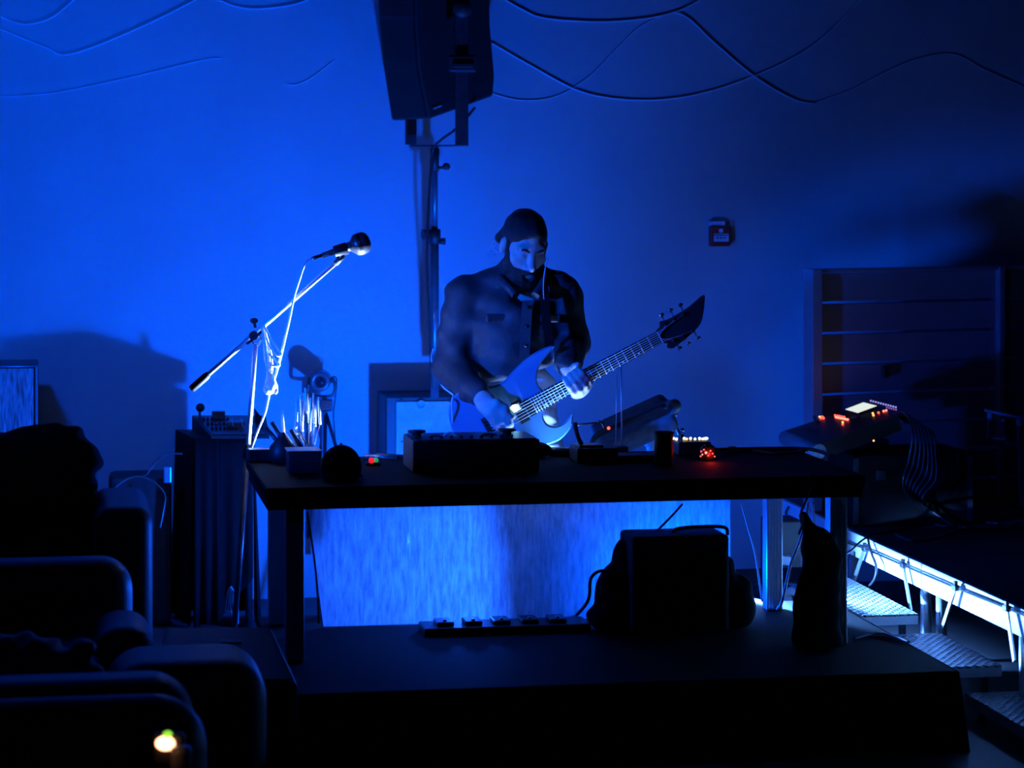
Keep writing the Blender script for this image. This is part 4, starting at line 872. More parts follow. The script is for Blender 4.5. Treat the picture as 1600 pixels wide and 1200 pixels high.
cable([onY(480, 800, 10.33), onY(487, 845, 10.33), onY(493, 890, 10.33), onY(497, 940, 10.33), onY(498, 974, 10.33)], .0045, M_BLACK, 'thin black cable hanging at the left edge of the glowing sheet')
cable([onY(1158, 785, 10.4), onY(1168, 820, 10.4), onY(1180, 865, 10.4), onY(1186, 905, 10.4), onY(1191, 940, 10.38)], .0045, M_ROPE, 'thin pale cable hanging between the sheet and the ribbed table leg')
cable([onY(1263, 785, 10.1), onY(1258, 815, 10.1), onY(1248, 850, 10.1), onY(1236, 880, 10.1), onY(1228, 915, 10.1), onY(1222, 940, 10.1), G(1214, 952, .006)], .006, M_ROPE, 'pale cable hanging behind the upright black bag')
cable([onY(1270, 785, 10.2), onY(1271, 805, 10.2), onY(1273, 830, 10.2)], .006, M_ROPE, 'short pale cable hanging under the table right of the bag tip')
cable([onX(1232, 792, RX - .034), onX(1228, 803, RX - .034), onX(1238, 818, RX - .034), onX(1242, 832, RX - .034), onX(1240, 850, RX - .034)], .006, M_BLACK, 'kinked black cable in front of the far end of the beam')
for k, (px, py, w_, h_) in enumerate(((1226, 875, .05, .05), (1240, 893, .05, .02), (1228, 907, .07, .03), (1230, 925, .08, .035), (1228, 942, .06, .06))):
    c = cam(px, py, 11.85 + .02 * k); s = sdf_around([c], .09, .008); s.rbox(c, (w_ / 2, .02, h_ / 2), .008); s.wrinkle(.008, ((70, 30, 60, k), (-50, 60, 90, 2 * k)))
    s.build('paper_scrap', M_WHITE, None, ('topmost crumpled white scrap behind the ribbed table leg', 'small white scrap right of the topmost one, behind the leg', 'middle white scrap in the heap behind the ribbed leg', 'wide white scrap in the heap behind the ribbed leg', 'lowest white scrap in the heap behind the ribbed leg')[k], 'scrap', 'white scraps heaped behind the table leg')
hp = cam(1230, 925, 11.95)
MB().box((hp.x - .0, hp.y + .1, (FLOOR + .22) / 2), (.15, .2, .22 - FLOOR), None, .01).build('scrap_crate', M_BLACK, None, 'dark crate carrying the white scraps behind the table leg', 'crate')
# upright gig bag at the front right leg
g0 = G(1274, 1014, 0.0)
def gq(px, py, o=0): return onY(px, py, g0.y + .07 + o)
s = sdf_around([gq(1225, 1010), gq(1320, 795)], .09, .0075)
s.ell(gq(1276, 955), (.095, .07, .17), k=.05); s.ell(gq(1282, 890), (.07, .06, .14), k=.05); s.cap(gq(1272, 850), gq(1256, 806), .045, .016, k=.04); s.cap(gq(1280, 850), gq(1296, 880), .05, .05, k=.04); s.ell(gq(1276, 1000), (.1, .07, .06), k=.05)
s.plane(g0 + ZV * .002, (0, 0, -1)); s.wrinkle(.004, ((30, 20, 45, .2), (-35, 10, 50, 1)))
s.build('gig_bag', M_CLOTH, None, 'tall slumped black bag leaning on the front right table leg', 'bag')
cable([G(1335, 998, .006), G(1370, 990, .006), G(1400, 995, .006), G(1420, 1003, .006)], .006, M_BLACK, 'black cable lying on the stage right of the slumped bag', name='floor_cable')

# ================================================================== floor lights behind the table, all added except the one by the leg
for k, (P, lab) in enumerate(((FILL5, 'added uplight on a post behind the table, left of the subwoofer, whitening the boom'), (FILL6, 'added uplight on a post close against the guitarist, brightening his shirt'), (FILL3, 'small added uplight for the hands on a post between the table and the guitarist'), (PAR1, 'round floor light behind the glowing sheet by the leg of the guitarist'), (FILL2, 'added round floor light behind the combo amplifier, brightening the sheet'), (FILL4, 'added floor light with an added flat light shield beside the ribbed table leg'))):
    pr = thing('floor_light', lab, 'stage light', (P.x, P.y, FLOOR), 'floor lights behind the table')
    zt3 = P.z - 0.07
    MB().lathe([(0, 0), (.06, 0), (.075, .02), (.075, .13), (.07, .13), (.065, .10), (0, .10)], (P.x, P.y, zt3 - .13), (0, 0, 1), 22).build('housing', M_BLACK, pr)
    MB().cyl((P.x, P.y, zt3 - .028), (P.x, P.y, zt3 - .02), .062, n=20).build('lens', M_GLASSLENS, pr)
    MB().box((P.x, P.y, FLOOR + .01), (.16, .16, .02), None, .004).build('foot', M_BLACK, pr)
    if P is FILL4:
        MB().box((P.x + .12, P.y + .0, P.z + .032), (.42, .40, .006)).build('added_light_shield', M_MATTE, pr)  # added unseen plate, keeps this lamp from lighting things above the beam
        for dy in (-.14, .18): MB().cyl((P.x - .05, P.y + dy, FLOOR), (P.x - .05, P.y + dy, P.z + .032), .006).build('stay', M_STEEL, pr)
    if zt3 - .13 > FLOOR + .03: MB().cyl((P.x, P.y, FLOOR + .02), (P.x, P.y, zt3 - .13), .02).build('post', M_BLACK, pr)

# ================================================================== THE GUITARIST
BD = 11.12
def M(px, py, dd=0.0): return cam(px, py, BD + dd)
hs = 1.2
HCN = M(819, 383, -.05)
Rh = Matrix((RV, -FV, ZV)).transposed()                        # x image right, y to the camera, z up
Rh = Rh @ Matrix.Rotation(math.radians(-20), 3, 'Z') @ Matrix.Rotation(math.radians(-27), 3, 'X') @ Matrix.Rotation(math.radians(3), 3, 'Y')
def hp_(x, y, z): return HCN + Rh @ (Vector((x, y, z)) * hs)
def hr(*r): return tuple(a * hs for a in r)
lo = [min(M(670, 320).x, M(930, 320).x) - .15, M(800, 500, -.65).y, FLOOR - .02]; hi = [M(930, 400).x + .2, M(800, 500, .35).y, M(800, 310).z]
def newfield(h): return SDF(lo, hi, h)
body = newfield(0.0065)
# torso, legs, arms under the clothes
body.ell(M(803, 520, .02), (.15, .085, .24), CAMR, k=.06); body.ell(M(803, 640, .02), (.14, .085, .16), CAMR, k=.06)
body.cap(M(742, 460, .02), M(872, 462, .02), .06, .06, k=.06)
for (hx, kx, ax2) in ((765, 760, 768), (845, 850, 846)):
    body.cap(M(hx, 690), M(kx, 820, -.05), .085, .06, k=.05); body.cap(M(kx, 820, -.05), M(ax2, 1010, .02), .06, .042, k=.03); body.cap(M(ax2, 1022, .02), M(ax2, 1030, -.14), .035, .03, k=.03)
RS, RE, RW = M(727, 463, .02), M(708, 572, -.03), M(750, 619, -.33)
LS, LE, LW = M(880, 463, .02), M(893, 540, .0), M(888, 574, -.27)
body.cap(RS, RE, .06, .05, k=.04); body.cap(RE, RW, .048, .036, k=.03)
body.cap(LS, LE, .06, .05, k=.04); body.cap(LE, LW, .048, .036, k=.03)
# neck and head
body.cap(M(812, 448, 0), hp_(0, -.03, -.03), .075, .068, k=.04)
body.ell(hp_(0, -.012, .035), hr(.074, .094, .088), Rh, k=.03); body.ell(hp_(0, .028, -.035), hr(.06, .066, .088), Rh, k=.04); body.ell(hp_(0, .06, -.10), hr(.032, .03, .025), Rh, k=.03)
body.cap(hp_(-.04, .074, .024), hp_(.04, .074, .024), .013 * hs, k=.02)
for sgn in (-1, 1):
    body.ell(hp_(sgn * .044, .062, -.022), hr(.024, .02, .02), Rh, k=.02)
    body.ell(hp_(sgn * .031, .103, .0), hr(.019, .02, .012), Rh, k=.012, op='s')
    body.ell(hp_(sgn * .031, .0775, -.001), hr(.0155, .0135, .0125), Rh, k=.005)
    body.ell(hp_(sgn * .079, -.008, -.008), hr(.010, .02, .031), Rh, k=.012)
body.cap(hp_(0, .088, .008), hp_(0, .112, -.036), .010 * hs, .014 * hs, k=.012)
for sgn in (-1, 1): body.ell(hp_(sgn * .014, .098, -.042), hr(.011, .012, .009), Rh, k=.008)
body.cap(hp_(-.020, .086, -.069), hp_(.020, .086, -.069), .0065 * hs, k=.006); body.cap(hp_(-.017, .085, -.081), hp_(.017, .085, -.081), .0075 * hs, k=.006)
# right hand (picking)
PR_ = M(770, 641, -.40)
body.chain([RW, M(760, 630, -.375), PR_], [.034, .042, .042], k=.02)
kn = [M(789, 646, -.425), M(787, 654, -.42), M(781, 659, -.41), M(774, 661, -.395)]
for q in kn: body.cap(PR_, q, .03, .021, k=.02)
fing = [[kn[0], M(797, 652, -.43), M(801, 650, -.40), M(799, 645, -.385)], [kn[1], M(795, 661, -.425), M(798, 663, -.40), M(795, 658, -.38)], [kn[2], M(788, 667, -.41), M(791, 669, -.385), M(788, 664, -.37)], [kn[3], M(779, 668, -.395), M(782, 670, -.375), M(780, 665, -.36)]]
for f_ in fing: body.chain(f_, [.0165, .0155, .014, .0115], k=.006)
body.chain([M(762, 629, -.395), M(777, 631, -.43), M(789, 638, -.43), M(797, 644, -.41)], [.024, .0185, .0165, .0125], k=.012)
# left hand (fretting): palm behind and under the neck, fingers curl over the fretboard
PL_ = M(903, 594, -.275)
body.chain([LW, M(896, 585, -.265), PL_], [.034, .038, .038], k=.02)
bs = [M(899, 616, -.30), M(907, 614, -.30), M(914, 608, -.30), M(919, 599, -.30)]; md_ = [M(897, 611, -.375), M(905, 607, -.38), M(912, 600, -.38), M(916, 592, -.375)]; tp_ = [M(883, 592, -.372), M(890, 586, -.375), M(897, 581, -.375), M(903, 577, -.372)]
for a, b_, c in zip(bs, md_, tp_):
    body.cap(PL_, a, .03, .02, k=.02); body.chain([a, b_, (b_ + c) / 2 - FV * .012, c], [.019, .0175, .016, .0125], k=.006)
body.chain([M(893, 586, -.28), M(899, 574, -.305), M(903, 570, -.345)], [.022, .017, .013], k=.012)
person = body.build('person', M_SKIN, None, 'bearded man in a dark jacket, head bowed, playing an electric guitar behind the table', 'person')
# jacket
j = newfield(0.0085)
j.ell(M(804, 520, 0), (.215, .155, .22), CAMR, k=.08); j.ell(M(800, 585, -.01), (.195, .16, .15), CAMR, k=.08)
j.cap(M(737, 462, .03), M(876, 462, .03), .078, .078, k=.06); j.cap(M(765, 446, .03), M(815, 425, .03), .07, .075, k=.05); j.cap(M(815, 425, .03), M(868, 450, .03), .075, .065, k=.05)
j.cap(RS, RE, .086, .080, k=.05); j.cap(RE, M(738, 610, -.27), .078, .056, k=.04); j.cap(M(738, 610, -.27), M(748, 617, -.32), .053, .05, k=.015)
j.cap(LS, LE, .080, .072, k=.05); j.cap(LE, M(888, 565, -.2), .068, .056, k=.04); j.cap(M(888, 565, -.2), M(887, 572, -.255), .054, .048, k=.015)
a, b_ = M(740, 606), M(870, 566); dv_ = (b_ - a).normalized(); nn = dv_.cross(FV).normalized()
if nn.z > 0: nn = -nn
# cut hem only across the torso: keep the sleeves
keep = j.v.copy(); j.plane((a + b_) / 2, nn, .02)
arms = newfield(0.0085); arms.cap(RE, M(738, 610, -.27), .078, .056, k=.04); arms.cap(M(738, 610, -.27), M(748, 617, -.32), .053, .05, k=.015); arms.cap(RS, RE, .086, .080, k=.04)
arms.cap(LE, M(888, 565, -.2), .068, .056, k=.04); arms.cap(M(888, 565, -.2), M(887, 572, -.255), .054, .048, k=.015); arms.cap(LS, LE, .08, .072, k=.04)
kk_ = .02; hh = np.maximum(kk_ - np.abs(j.v - arms.v), 0) / kk_; j.v = np.minimum(j.v, arms.v) - hh * hh * kk_ / 4
j.ell(hp_(0, .10, -.15), (.045, .085, .055), k=.03, op='s')
j.wrinkle(.010, ((28, 14, 46, .3), (-34, 20, 38, 1.7), (12, -25, 70, 2.5), (52, 20, -30, .9)))
jk = j.build('jacket', M_DARKCLOTH, person)
# collar, placket, snaps, flap pockets
col_pts = [M(806, 462, -.145), M(786, 440, -.08), M(778, 424, .06), M(812, 412, .11), M(850, 424, .06), M(850, 440, -.08), M(836, 462, -.145)]
MB().tube(spline(col_pts, 8), .019, n=10).build('collar', M_DARKCLOTH, jk)
pk = spline([M(824, 470, -.155), M(822, 510, -.168), M(820, 545, -.176), M(818, 575, -.178)], 6)
m = MB()
for i in range(len(pk) - 1):
    a, b_ = pk[i], pk[i + 1]; m.hexa([a - RV * .022, a + RV * .022, a + RV * .022 + FV * .03, a - RV * .022 + FV * .03, b_ - RV * .022, b_ + RV * .022, b_ + RV * .022 + FV * .03, b_ - RV * .022 + FV * .03])
m.build('placket', M_DARKCLOTH, jk)
for py in (480, 510, 540): MB().sphere(M(824 - (py - 480) * .05, py, -.165 - (py - 480) * .0002), .008, n=10, m=6).build('snap', M_STEEL, jk)
for px in (778, 858):
    MB().box(M(px, 497, -.13 if px < 800 else -.125), (.10, .03, .035), CAMR @ Matrix.Rotation(.2 if px < 800 else -.25, 3, 'Z'), .006).build('pocket_flap', M_DARKCLOTH, jk)
# shirt and trousers
t_ = newfield(0.0085)
t_.ell(M(810, 610, 0), (.17, .135, .13), CAMR, k=.06); t_.ell(M(808, 655, -.01), (.18, .15, .11), CAMR, k=.06); t_.plane(M(800, 682), (0, 0, -1)); t_.plane(M(800, 556), (0, 0, 1)); t_.wrinkle(.006, ((30, 10, 90, 0), (50, 10, 60, 1.2), (-40, 20, 80, 2)))
t_.build('t_shirt', M_TEE, person)
tr_ = newfield(0.0085)
tr_.ell(M(804, 690, 0), (.185, .145, .13), CAMR, k=.05)
for (hx, kx, ax2) in ((767, 762, 770), (843, 848, 844)):
    tr_.cap(M(hx, 700), M(kx, 820, -.05), .108, .083, k=.03); tr_.cap(M(kx, 820, -.05), M(ax2, 1012, .02), .083, .066, k=.03)
tr_.plane(M(800, 1022), (0, 0, -1)); tr_.plane(M(800, 655), (0, 0, 1)); tr_.wrinkle(.007, ((20, 15, 60, .4), (-25, 10, 90, 1), (40, 20, 30, 2)))
tr_.build('trousers', M_JEANS, person)
for ax2 in (768, 846):
    f0 = M(ax2, 1030); s = sdf_around([f0 - FV * .25, f0 + FV * .1], .1, .009); s.ell(Vector((f0.x, f0.y, FLOOR + .055)) - FV * .08, (.055, .155, .06), CAMR); s.ell(Vector((f0.x, f0.y, FLOOR + .09)) + FV * .02, (.055, .065, .08), CAMR, k=.03); s.plane((0, 0, FLOOR + .002), (0, 0, -1)); s.build('shoe', M_BLACK, person)
# hair, bun, beard, brows
hl = [HCN.x - .3, HCN.y - .3, HCN.z - .33]; hh_ = [HCN.x + .3, HCN.y + .3, HCN.z + .25]
h_ = SDF(hl, hh_, .005)
h_.ell(hp_(0, -.014, .037), hr(.0785, .0985, .0925), Rh, k=.01)
h_.plane(hp_(0, .072, .060), Rh @ Vector((0, .80, -.60)), .012)
h_.cap(hp_(-.01, -.10, .02), hp_(-.045, -.118, -.035), .034 * hs, .022 * hs, k=.03)
for sgn in (-1, 1): h_.cap(hp_(sgn * .074, .022, .02), hp_(sgn * .068, .028, -.04), .007 * hs, .009 * hs, k=.012)
h_.wrinkle(.0025, ((90, 40, 20, 0), (-60, 80, 30, 1)))
h_.build('hair', M_HAIR, person)
bd_ = SDF(hl, hh_, .005)
bd_.ell(hp_(0, .030, -.075), hr(.067, .072, .072), Rh, k=.02); bd_.ell(hp_(0, .058, -.125), hr(.044, .040, .048), Rh, k=.04)
bd_.plane(hp_(0, .06, -.052), Rh @ Vector((0, .15, 1)), .01)
for sgn in (-1, 1):
    bd_.cap(hp_(sgn * .066, .024, -.02), hp_(sgn * .060, .04, -.07), .013 * hs, .018 * hs, k=.015)
    bd_.cap(hp_(sgn * .003, .1, -.056), hp_(sgn * .030, .086, -.072), .009 * hs, .008 * hs, k=.008)
bd_.ell(hp_(0, .108, -.077), hr(.022, .026, .013), Rh, k=.006, op='s')
bd_.ell(hp_(0, .02, -.02), hr(.05, .075, .035), Rh, k=.01, op='s')
bd_.wrinkle(.003, ((90, 60, 120, 0), (-110, 50, 90, 1)))
bd_.build('beard', M_HAIR, person)
for sgn in (-1, 1):
    MB().tube(spline([hp_(sgn * .014, .090, .018), hp_(sgn * .032, .0885, .026), hp_(sgn * .052, .074, .020)], 5), [.004] * 3 + [.0065] * 5 + [.004] * 3, n=6).build('eyebrow', M_HAIR, person)
# loose lit curls behind the neck and a thin cord down the chest
for k, pts in enumerate((((776, 380), (770, 388), (778, 394), (766, 398), (760, 404)), ((780, 378), (772, 376), (768, 384), (764, 394), (772, 398)), ((758, 402), (764, 394), (774, 396), (768, 404)))):
    MB().tube(spline([M(x, y, .06 + .01 * k) for x, y in pts], 5), .0022, n=5).build('curl', M_ROPE, person)
MB().tube(spline([M(856, 404, -.1), M(851, 425, -.14), M(849, 450, -.155), M(851, 480, -.16), M(851, 488, -.16)], 5), .0028, n=5).build('neck_cord', M_ROPE, person)

# ------------------------------------------------------------------ guitar
GS = 1.245 / 1000
GX = (RV * .881 + ZV * .474).normalized(); GZ = -FV; GY = GZ.cross(GX).normalized()
G0 = M(768, 668, -.275)
def gp(x, y, z=0): return G0 + (GX * x + GY * y + GZ * z) * GS
gt = thing('electric_guitar', 'blue double-horned electric guitar held by the man, neck rising to the right', 'guitar', gp(-100, -60))
ctrl = [(-122, 0), (-120, 70), (-95, 130), (-45, 158), (10, 150), (60, 124), (110, 118), (170, 138), (235, 152), (300, 150), (318, 140), (290, 128), (245, 108), (218, 78), (208, 50), (212, 30), (212, -24), (188, -30), (172, -52), (172, -80), (192, -100), (225, -104), (250, -96), (262, -88), (258, -106), (235, -130), (185, -148), (130, -140), (85, -124), (40, -124), (-10, -146), (-60, -152), (-100, -118), (-118, -60)]
ol = [(p.x, p.y) for p in spline([Vector((x, y, 0)) for x, y in ctrl], 4, True)]
from mathutils.geometry import tessellate_polygon
N_ = len(ol); O2 = [Vector((x * GS, y * GS, 0)) for x, y in ol]
nr = [(O2[(i + 1) % N_] - O2[i - 1]).normalized().cross(Vector((0, 0, 1))) for i in range(N_)]
area = sum(O2[i].x * O2[(i + 1) % N_].y - O2[(i + 1) % N_].x * O2[i].y for i in range(N_)); sg_ = -1 if area > 0 else 1
rings = [(.006, 0.0), (.0018, -.0018), (0, -.007), (0, -.043), (.0018, -.048), (.006, -.05)]
V_ = []
for ins, zz in rings: V_ += [O2[i] + nr[i] * (sg_ * ins) + Vector((0, 0, zz)) for i in range(N_)]
F_ = [(r * N_ + i, r * N_ + (i + 1) % N_, (r + 1) * N_ + (i + 1) % N_, (r + 1) * N_ + i) for r in range(5) for i in range(N_)]
gb = MB().add([G0 + GX * v.x + GY * v.y + GZ * v.z for v in V_], F_, True)
for k_, off in ((0, 0), (5, 5 * N_)):
    for t in tessellate_polygon([V_[off:off + N_]]): gb.f.append([off + q for q in t]); gb.sm.append(False)
gb.build('body', M_GUITAR, gt)
NUT = 648; hw = lambda x: (21.5 + (30 - 21.5) * (NUT - x) / (NUT - 170))
nk = MB(); sec = []
xs = [150, 200, 300, 400, 500, 600, 650]
vs = []
for x in xs:
    w_ = hw(x)
    for (yy, zz) in ((w_, 8), (w_, 0), (w_ * .75, -12), (0, -18), (-w_ * .75, -12), (-w_, 0), (-w_, 8)): vs.append(gp(x, yy, zz - 2))
nk.add(vs, [(i * 7 + k, i * 7 + (k + 1) % 7, (i + 1) * 7 + (k + 1) % 7, (i + 1) * 7 + k) for i in range(len(xs) - 1) for k in range(7)], True)
nk.f += [list(range(7)), list(range((len(xs) - 1) * 7, len(xs) * 7))]; nk.sm += [False, False]
neck = nk.build('neck', M_FRETB, gt)
fb = MB().hexa([gp(135, -hw(135), 6), gp(NUT, -hw(NUT), 6), gp(NUT, hw(NUT), 6), gp(135, hw(135), 6), gp(135, -hw(135), 11), gp(NUT, -hw(NUT), 11), gp(NUT, hw(NUT), 11), gp(135, hw(135), 11)]).build('fretboard', M_FRETB, gt)
for i in range(1, 25):
    x = NUT - 648 * (1 - 2 ** (-i / 12)); 
    w_ = hw(x); MB().tube([gp(x, -w_ * .98, 11.2), gp(x, w_ * .98, 11.2)], .0021, n=5).build('fret', M_SATIN, fb)
for i in (3, 5, 7, 9, 15, 17, 19, 21):
    x0_ = NUT - 648 * (1 - 2 ** (-(i - .5) / 12)); MB().cyl(gp(x0_, -hw(x0_) * .6, 11), gp(x0_, -hw(x0_) * .6, 11.6), .005, n=10).build('inlay', M_ROPE, fb)
MB().box(gp(NUT + 2, 0, 11), (.005, 2 * hw(NUT) * GS, .010), Matrix((GX, GY, GZ)).transposed()).build('nut', M_WHITE, gt)
hd = [(646, 21), (665, 30), (675, 46), (700, 40), (740, 40), (790, 44), (850, 56), (838, 28), (815, -4), (790, -28), (745, -44), (700, -52), (672, -56), (655, -44), (662, -30), (650, -22)]
ho = [(p.x * GS, p.y * GS) for p in spline([Vector((x, y, 0)) for x, y in hd], 3, True)]
hdm = MB().prism(ho, -.016, .004, G0, GX, GY, GZ, .003).build('headstock', M_FRETB, gt, smooth=False)
tun = [(690, 1), (725, 1), (762, 1), (690, -1), (725, -1), (762, -1)]
for i, (x, sgn) in enumerate(tun):
    yb = 30 if sgn > 0 else -34; p = gp(x, yb, 0)
    t = MB().cyl(p - GZ * .004, p + GZ * .016, .0065, n=10); t.cyl(gp(x, yb, -8), gp(x, yb + sgn * 26, -8), .003, n=8)
    tt = t.build('tuner_post', M_CHROME, hdm); MB().sphere(gp(x + 2, yb + sgn * 32, -8), (.012, .0085, .006), Matrix((GX, GY, GZ)).transposed(), 10, 6).build('tuner_button', M_CHROME, tt)
for i in range(6):
    y0_ = (i - 2.5) * 10.5; y1_ = (i - 2.5) * 7; t = tun[2 - i] if i > 2 and False else (tun[i] if i < 3 else tun[i])
    tx, sg = ((690 + 36 * (2 - i) if i < 3 else 690 + 36 * (i - 3)), (-1 if i < 3 else 1))
    MB().tube([gp(0, y0_, 17), gp(NUT, y1_, 15), gp(tx, 30 * sg if sg > 0 else -34, 10)], .0011 + .00012 * i, n=5).build('string', M_SATIN, gt)
bdg2 = MB().box(gp(-4, 0, 6), (.032 * 1.245, .085 * 1.245, .012), Matrix((GX, GY, GZ)).transposed(), .002).build('bridge', M_STEEL, gt)
for i in range(6): MB().box(gp(-4, (i - 2.5) * 11, 13), (.03, .010, .008), Matrix((GX, GY, GZ)).transposed(), .001).build('saddle', M_CHROME, bdg2)
for x in (38, 112): MB().box(gp(x, 0, 3), (.042, .10, .008), Matrix((GX, GY, GZ)).transposed(), .003).build('pickup', M_BLACK, gt)
for x, y in ((20, -85), (-20, -100)): MB().cyl(gp(x, y, 0), gp(x, y, 14), .011, .009, n=14).build('control_knob', M_BLACK, gt)
for x, y in ((-122, 0), (300, 142)): MB().cyl(gp(x, y, -25), gp(x + (-14 if x < 0 else 10), y, -25), .007, n=10).build('strap_button', M_CHROME, gt)
sp_ = spline([gp(300, 142, -30), M(858, 530, -.19), M(852, 490, -.175), M(850, 455, -.14), M(846, 430, -.02), M(838, 424, .08)], 6)
m = MB()
for i in range(len(sp_) - 1):
    a, b_ = sp_[i], sp_[i + 1]; m.hexa([a - RV * .02, a + RV * .02, a + RV * .02 + FV * .006, a - RV * .02 + FV * .006, b_ - RV * .02, b_ + RV * .02, b_ + RV * .02 + FV * .006, b_ - RV * .02 + FV * .006])
m.build('strap', M_CLOTH, gt)
cable([M(677, 545, .12), M(674, 560, .1), M(680, 580, .05), M(692, 604, -.1), M(708, 617, -.2), M(706, 628, -.3), gp(-118, 60, -10)], .004, M_CORD, 'white guitar lead curving from behind the elbow to the guitar')
# glowing piece added for the bright glint at the picking fingers
el = thing('glow_spot', 'small added glowing piece for the glint between the picking fingers and the strings', 'light', M(799, 642, -.39))
MB().box(M(806, 637, -.345), (.045, .03, .03), Matrix((GX, GY, GZ)).transposed(), .006).build('case', M_WHITE, el)
MB().sphere(M(804, 638, -.365), (.020, .016, .008), Matrix((GX, GY, GZ)).transposed()).build('glowing_tip', M_GLOWSPOT, el)
lamp('glow_spot_fill', 'POINT', M(806, 637, -.40), (.15, .6, 1.0), .05, .012)  # added small lamp for the halo around the glint

# ================================================================== FOREGROUND SEATING
def soft(prims, mg, h, name, label, cat, material=M_LEATHER, wr=None, parent=None):
    pts = [Vector(p[0]) + Vector((a * p[1][0], a * p[1][1], a * p[1][2])) for p in prims for a in (-1, 1)]
    s = sdf_around(pts, mg, h)
    for c, half, rad, k in prims: s.rbox(c, half, rad, None, k)
    if wr: s.wrinkle(*wr)
    return s.build(name, material, parent, label, cat)
# far armchair
A1 = cam(75, 900, 10.6)
ac = thing('leather_armchair', 'black leather armchair farthest back at left, a jacket over its back', 'armchair', (A1.x, A1.y, FLOOR))
zA = lambda py, d=10.6: cam(0, py, d).z
def seg(px0, px1, py0, py1, d, dep):
    a = cam(px0, py1, d); b_ = cam(px1, py0, d); return (a + b_) / 2 + Vector((0, dep / 2, 0)), (abs(b_.x - a.x) / 2 + .01, dep / 2, (b_.z - a.z) / 2)
c, hf = seg(-70, 150, 700, 1060, 10.9, .22); soft([(c, hf, .07, .03)], .05, .016, 'backrest', None, None, parent=ac)
c, hf = seg(150, 236, 794, 1075, 10.3, .75); soft([(c, hf, .07, .03)], .05, .016, 'armrest', None, None, parent=ac)
c, hf = seg(-70, 155, 900, 1075, 10.3, .7); soft([(c, hf, .06, .03)], .05, .016, 'seat', None, None, parent=ac)
jc = [cam(40, 700, 10.8), cam(112, 690, 10.8)]
s = sdf_around([cam(-40, 665, 10.7), cam(150, 800, 11.1)], .12, .012)
s.rbox(cam(30, 740, 10.92), (.26, .17, .17), .07, None, .05); s.cap(cam(20, 688, 10.85), cam(118, 676, 10.85), .05, .035, .04); s.cap(cam(128, 700, 10.85), cam(142, 720, 10.85), .045, .04, .04); s.cap(cam(142, 715, 10.82), cam(139, 790, 10.82), .034, .03, .04); s.cap(cam(60, 676, 10.85), cam(88, 668, 10.85), .03, .02, .03)
s.wrinkle(.012, ((25, 10, 55, 0), (-20, 15, 70, 1), (40, 10, 30, 2))); s.build('draped_coat', M_CLOTH, None, 'black coat heaped over the back of the farthest armchair', 'coat')
# middle sofa
B1 = cam(60, 1050, 9.3)
so = thing('leather_sofa', 'black leather sofa in the middle row at lower left, rounded arms', 'sofa', (B1.x, B1.y, FLOOR))
c, hf = seg(-80, 205, 882, 1160, 9.4, .3); soft([(c, hf, .12, .03)], .05, .016, 'backrest', None, None, parent=so)
c, hf = seg(150, 238, 985, 1230, 8.85, .5); soft([(c, hf, .09, .03)], .05, .016, 'armrest', None, None, parent=so)
c, hf = seg(-80, 235, 1036, 1230, 8.75, .55); soft([(c, hf, .06, .03)], .05, .016, 'seat', None, None, parent=so)
# near couch with two rounded layers
D1 = cam(150, 1150, 7.9)
nc = thing('near_couch', 'black leather couch nearest the camera at lower left, with broad rounded arms', 'sofa', (D1.x, D1.y, FLOOR))
c, hf = seg(170, 418, 1042, 1330, 8.15, .5); soft([(c, hf, .13, .03)], .05, .016, 'outer_arm', None, None, parent=nc)
c, hf = seg(-80, 305, 1074, 1330, 7.75, .35); soft([(c, hf, .14, .03)], .05, .016, 'backrest', None, None, parent=nc)
c, hf = seg(-80, 325, 1105, 1330, 7.4, .3); soft([(c, hf, .16, .03)], .05, .016, 'cushion', None, None, parent=nc)
# rumpled clothes on the sofa
s = sdf_around([cam(-20, 985, 8.3), cam(165, 1085, 8.7)], .1, .011)
for (px, py, r) in ((10, 1020, .08), (50, 1025, .085), (85, 1035, .08), (20, 1055, .09), (70, 1060, .09), (125, 1055, .075), (130, 1010, .04), (148, 1062, .05)): s.ell(cam(px, py, 8.5), (r, r * 1.2, r * .8), None, .04)
s.wrinkle(.014, ((45, 20, 60, 0), (-40, 30, 70, 1), (60, 10, -30, 2))); s.build('rumpled_clothes', mat('dark_rumpled_cloth', (.05, .05, .055), .6, bump=.2), None, 'heap of dark rumpled clothes on the seat of the middle sofa', 'clothes')
# glowing device and bottle
q0 = cam(262, 1172, 7.2)
gd = thing('glowing_device', 'small device with a bright orange window and a green light, lower left foreground', 'device', q0 - ZV * .04)
MB().box(q0 + FV * .02, (.09, .03, .09), CAMR, .01).build('case', M_BLACK, gd)
MB().sphere(cam(258.5, 1161, 7.2) - FV * .004, (.028, .012, .021), CAMR).build('orange_window', mat('warm_white_lamp', (.8, .5, .3), .4, emit=(1.0, .42, .22), estr=5), gd)
MB().sphere(cam(262, 1147, 7.2) - FV * .002, (.0135, .01, .010)).build('green_light', M_LEDY, gd)
lamp('orange_window_light', 'POINT', cam(258, 1163, 7.1), (1, .35, .08), .02, .015)
bq = cam(283, 1215, 7.15)
MB().lathe([(0, 0), (.028, 0), (.03, .01), (.03, .09), (.026, .105), (0, .107)], bq - ZV * .02, (0, 0, 1), 18).build('blue_bottle', M_BOTTLE, None, 'small pale blue bottle beside the glowing device', 'bottle')
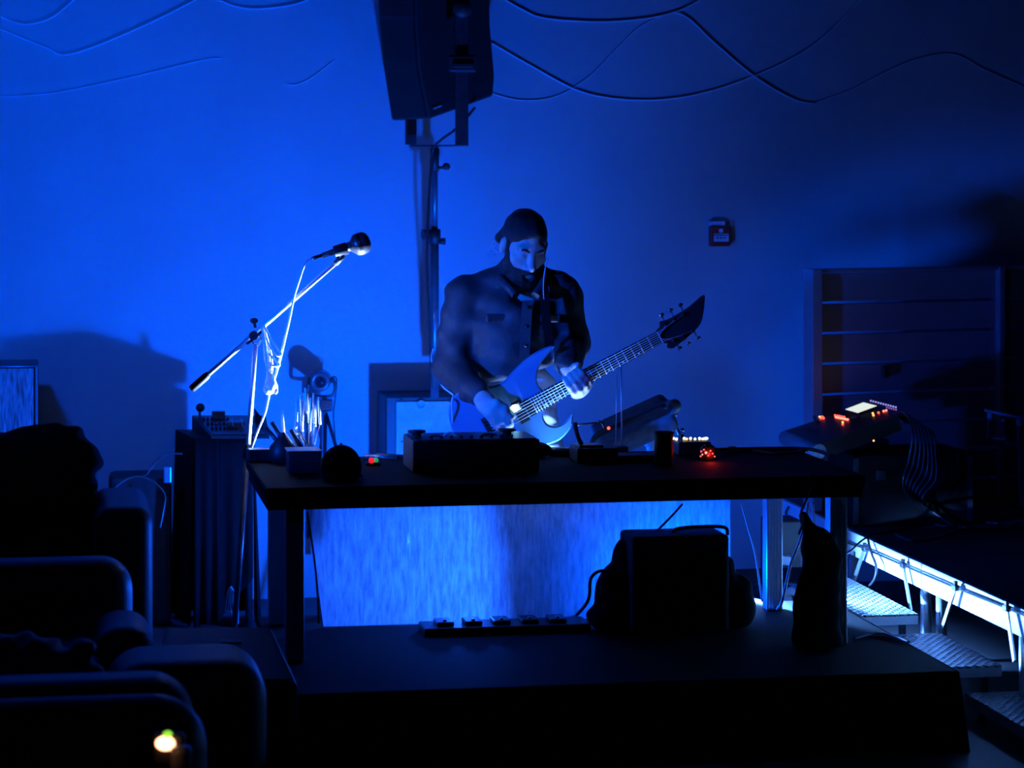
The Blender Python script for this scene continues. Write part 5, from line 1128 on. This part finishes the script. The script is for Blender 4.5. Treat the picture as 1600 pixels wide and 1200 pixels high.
# wedge monitor at the foot of the stage
wx0, wx1 = cam(240, 1070, 8.75), cam(466, 1068, 8.75); k0, k1 = cam(258, 978, 9.2), cam(424, 980, 9.2)
zf, zb = (wx0.z + wx1.z) / 2, (k0.z + k1.z) / 2
wg = thing('wedge_monitor', 'black wedge floor monitor on the floor left of the stage', 'monitor speaker', ((wx0.x + wx1.x) / 2, wx0.y, FLOOR))
f1, f2 = Vector((wx0.x, wx0.y, zf)), Vector((wx1.x, wx1.y, zf)); f3, f4 = Vector((k1.x, k1.y, zb)), Vector((k0.x, k0.y, zb))
o = MB().hexa([Vector((p.x, p.y, FLOOR)) for p in (f1, f2, f3, f4)] + [f1, f2, f3, f4]).build('cabinet', M_LEATHER, wg)
md = o.modifiers.new('e', 'BEVEL'); md.width = .012; md.segments = 3
wnn = (f2 - f1).cross(f4 - f1).normalized()
lw = lambda a, b_: (f1 + (f2 - f1) * a) + ((f4 + (f3 - f4) * a) - (f1 + (f2 - f1) * a)) * b_
MB().hexa([lw(a, b_) + wnn * t for t in (.001, .006) for a, b_ in ((.05, .06), (.95, .06), (.95, .94), (.05, .94))]).build('grille', mat('black_grille', (.03, .03, .032), .4, .3, bump=.2, bscale=500), wg)
bdw = MB().hexa([lw(a, b_) + wnn * t for t in (.006, .009) for a, b_ in ((.50, .68), (.68, .68), (.68, .74), (.50, .74))]).build('badge', M_STEEL, wg)
q = lw(.55, .22) + wnn * .012
MB().box(q, (.11, .05, .014), Matrix(((f2 - f1).normalized(), wnn.cross((f2 - f1).normalized()), wnn)).transposed(), .006).build('dark_phone', M_MATTE, None, 'small flat black object lying on the wedge monitor', 'phone')
# floor cables left of the stage
cable([G(240, 978, FLOOR + .006), G(255, 968, FLOOR + .006), G(268, 962, FLOOR + .006), G(262, 975, FLOOR + .006)], .005, M_BLACK, 'thin cable on the lit floor left of the draped stand', name='floor_cable')
for k in range(4):
    cable([onY(352 + 4 * k, 955 + 2 * k, 11.2), onY(356 + 3 * k, 925, 11.15), onY(362 + 2 * k, 918 + 4 * k, 11.15), onY(360 + 4 * k, 945, 11.2), onY(366 + 2 * k, 975, 11.2)], .003, M_CORD, ('leftmost lit wire of the tangle at the microphone stand foot', 'second lit wire of the tangle at the microphone stand foot', 'third lit wire of the tangle at the microphone stand foot', 'rightmost lit wire of the tangle at the microphone stand foot')[k], name='tangled_wire')
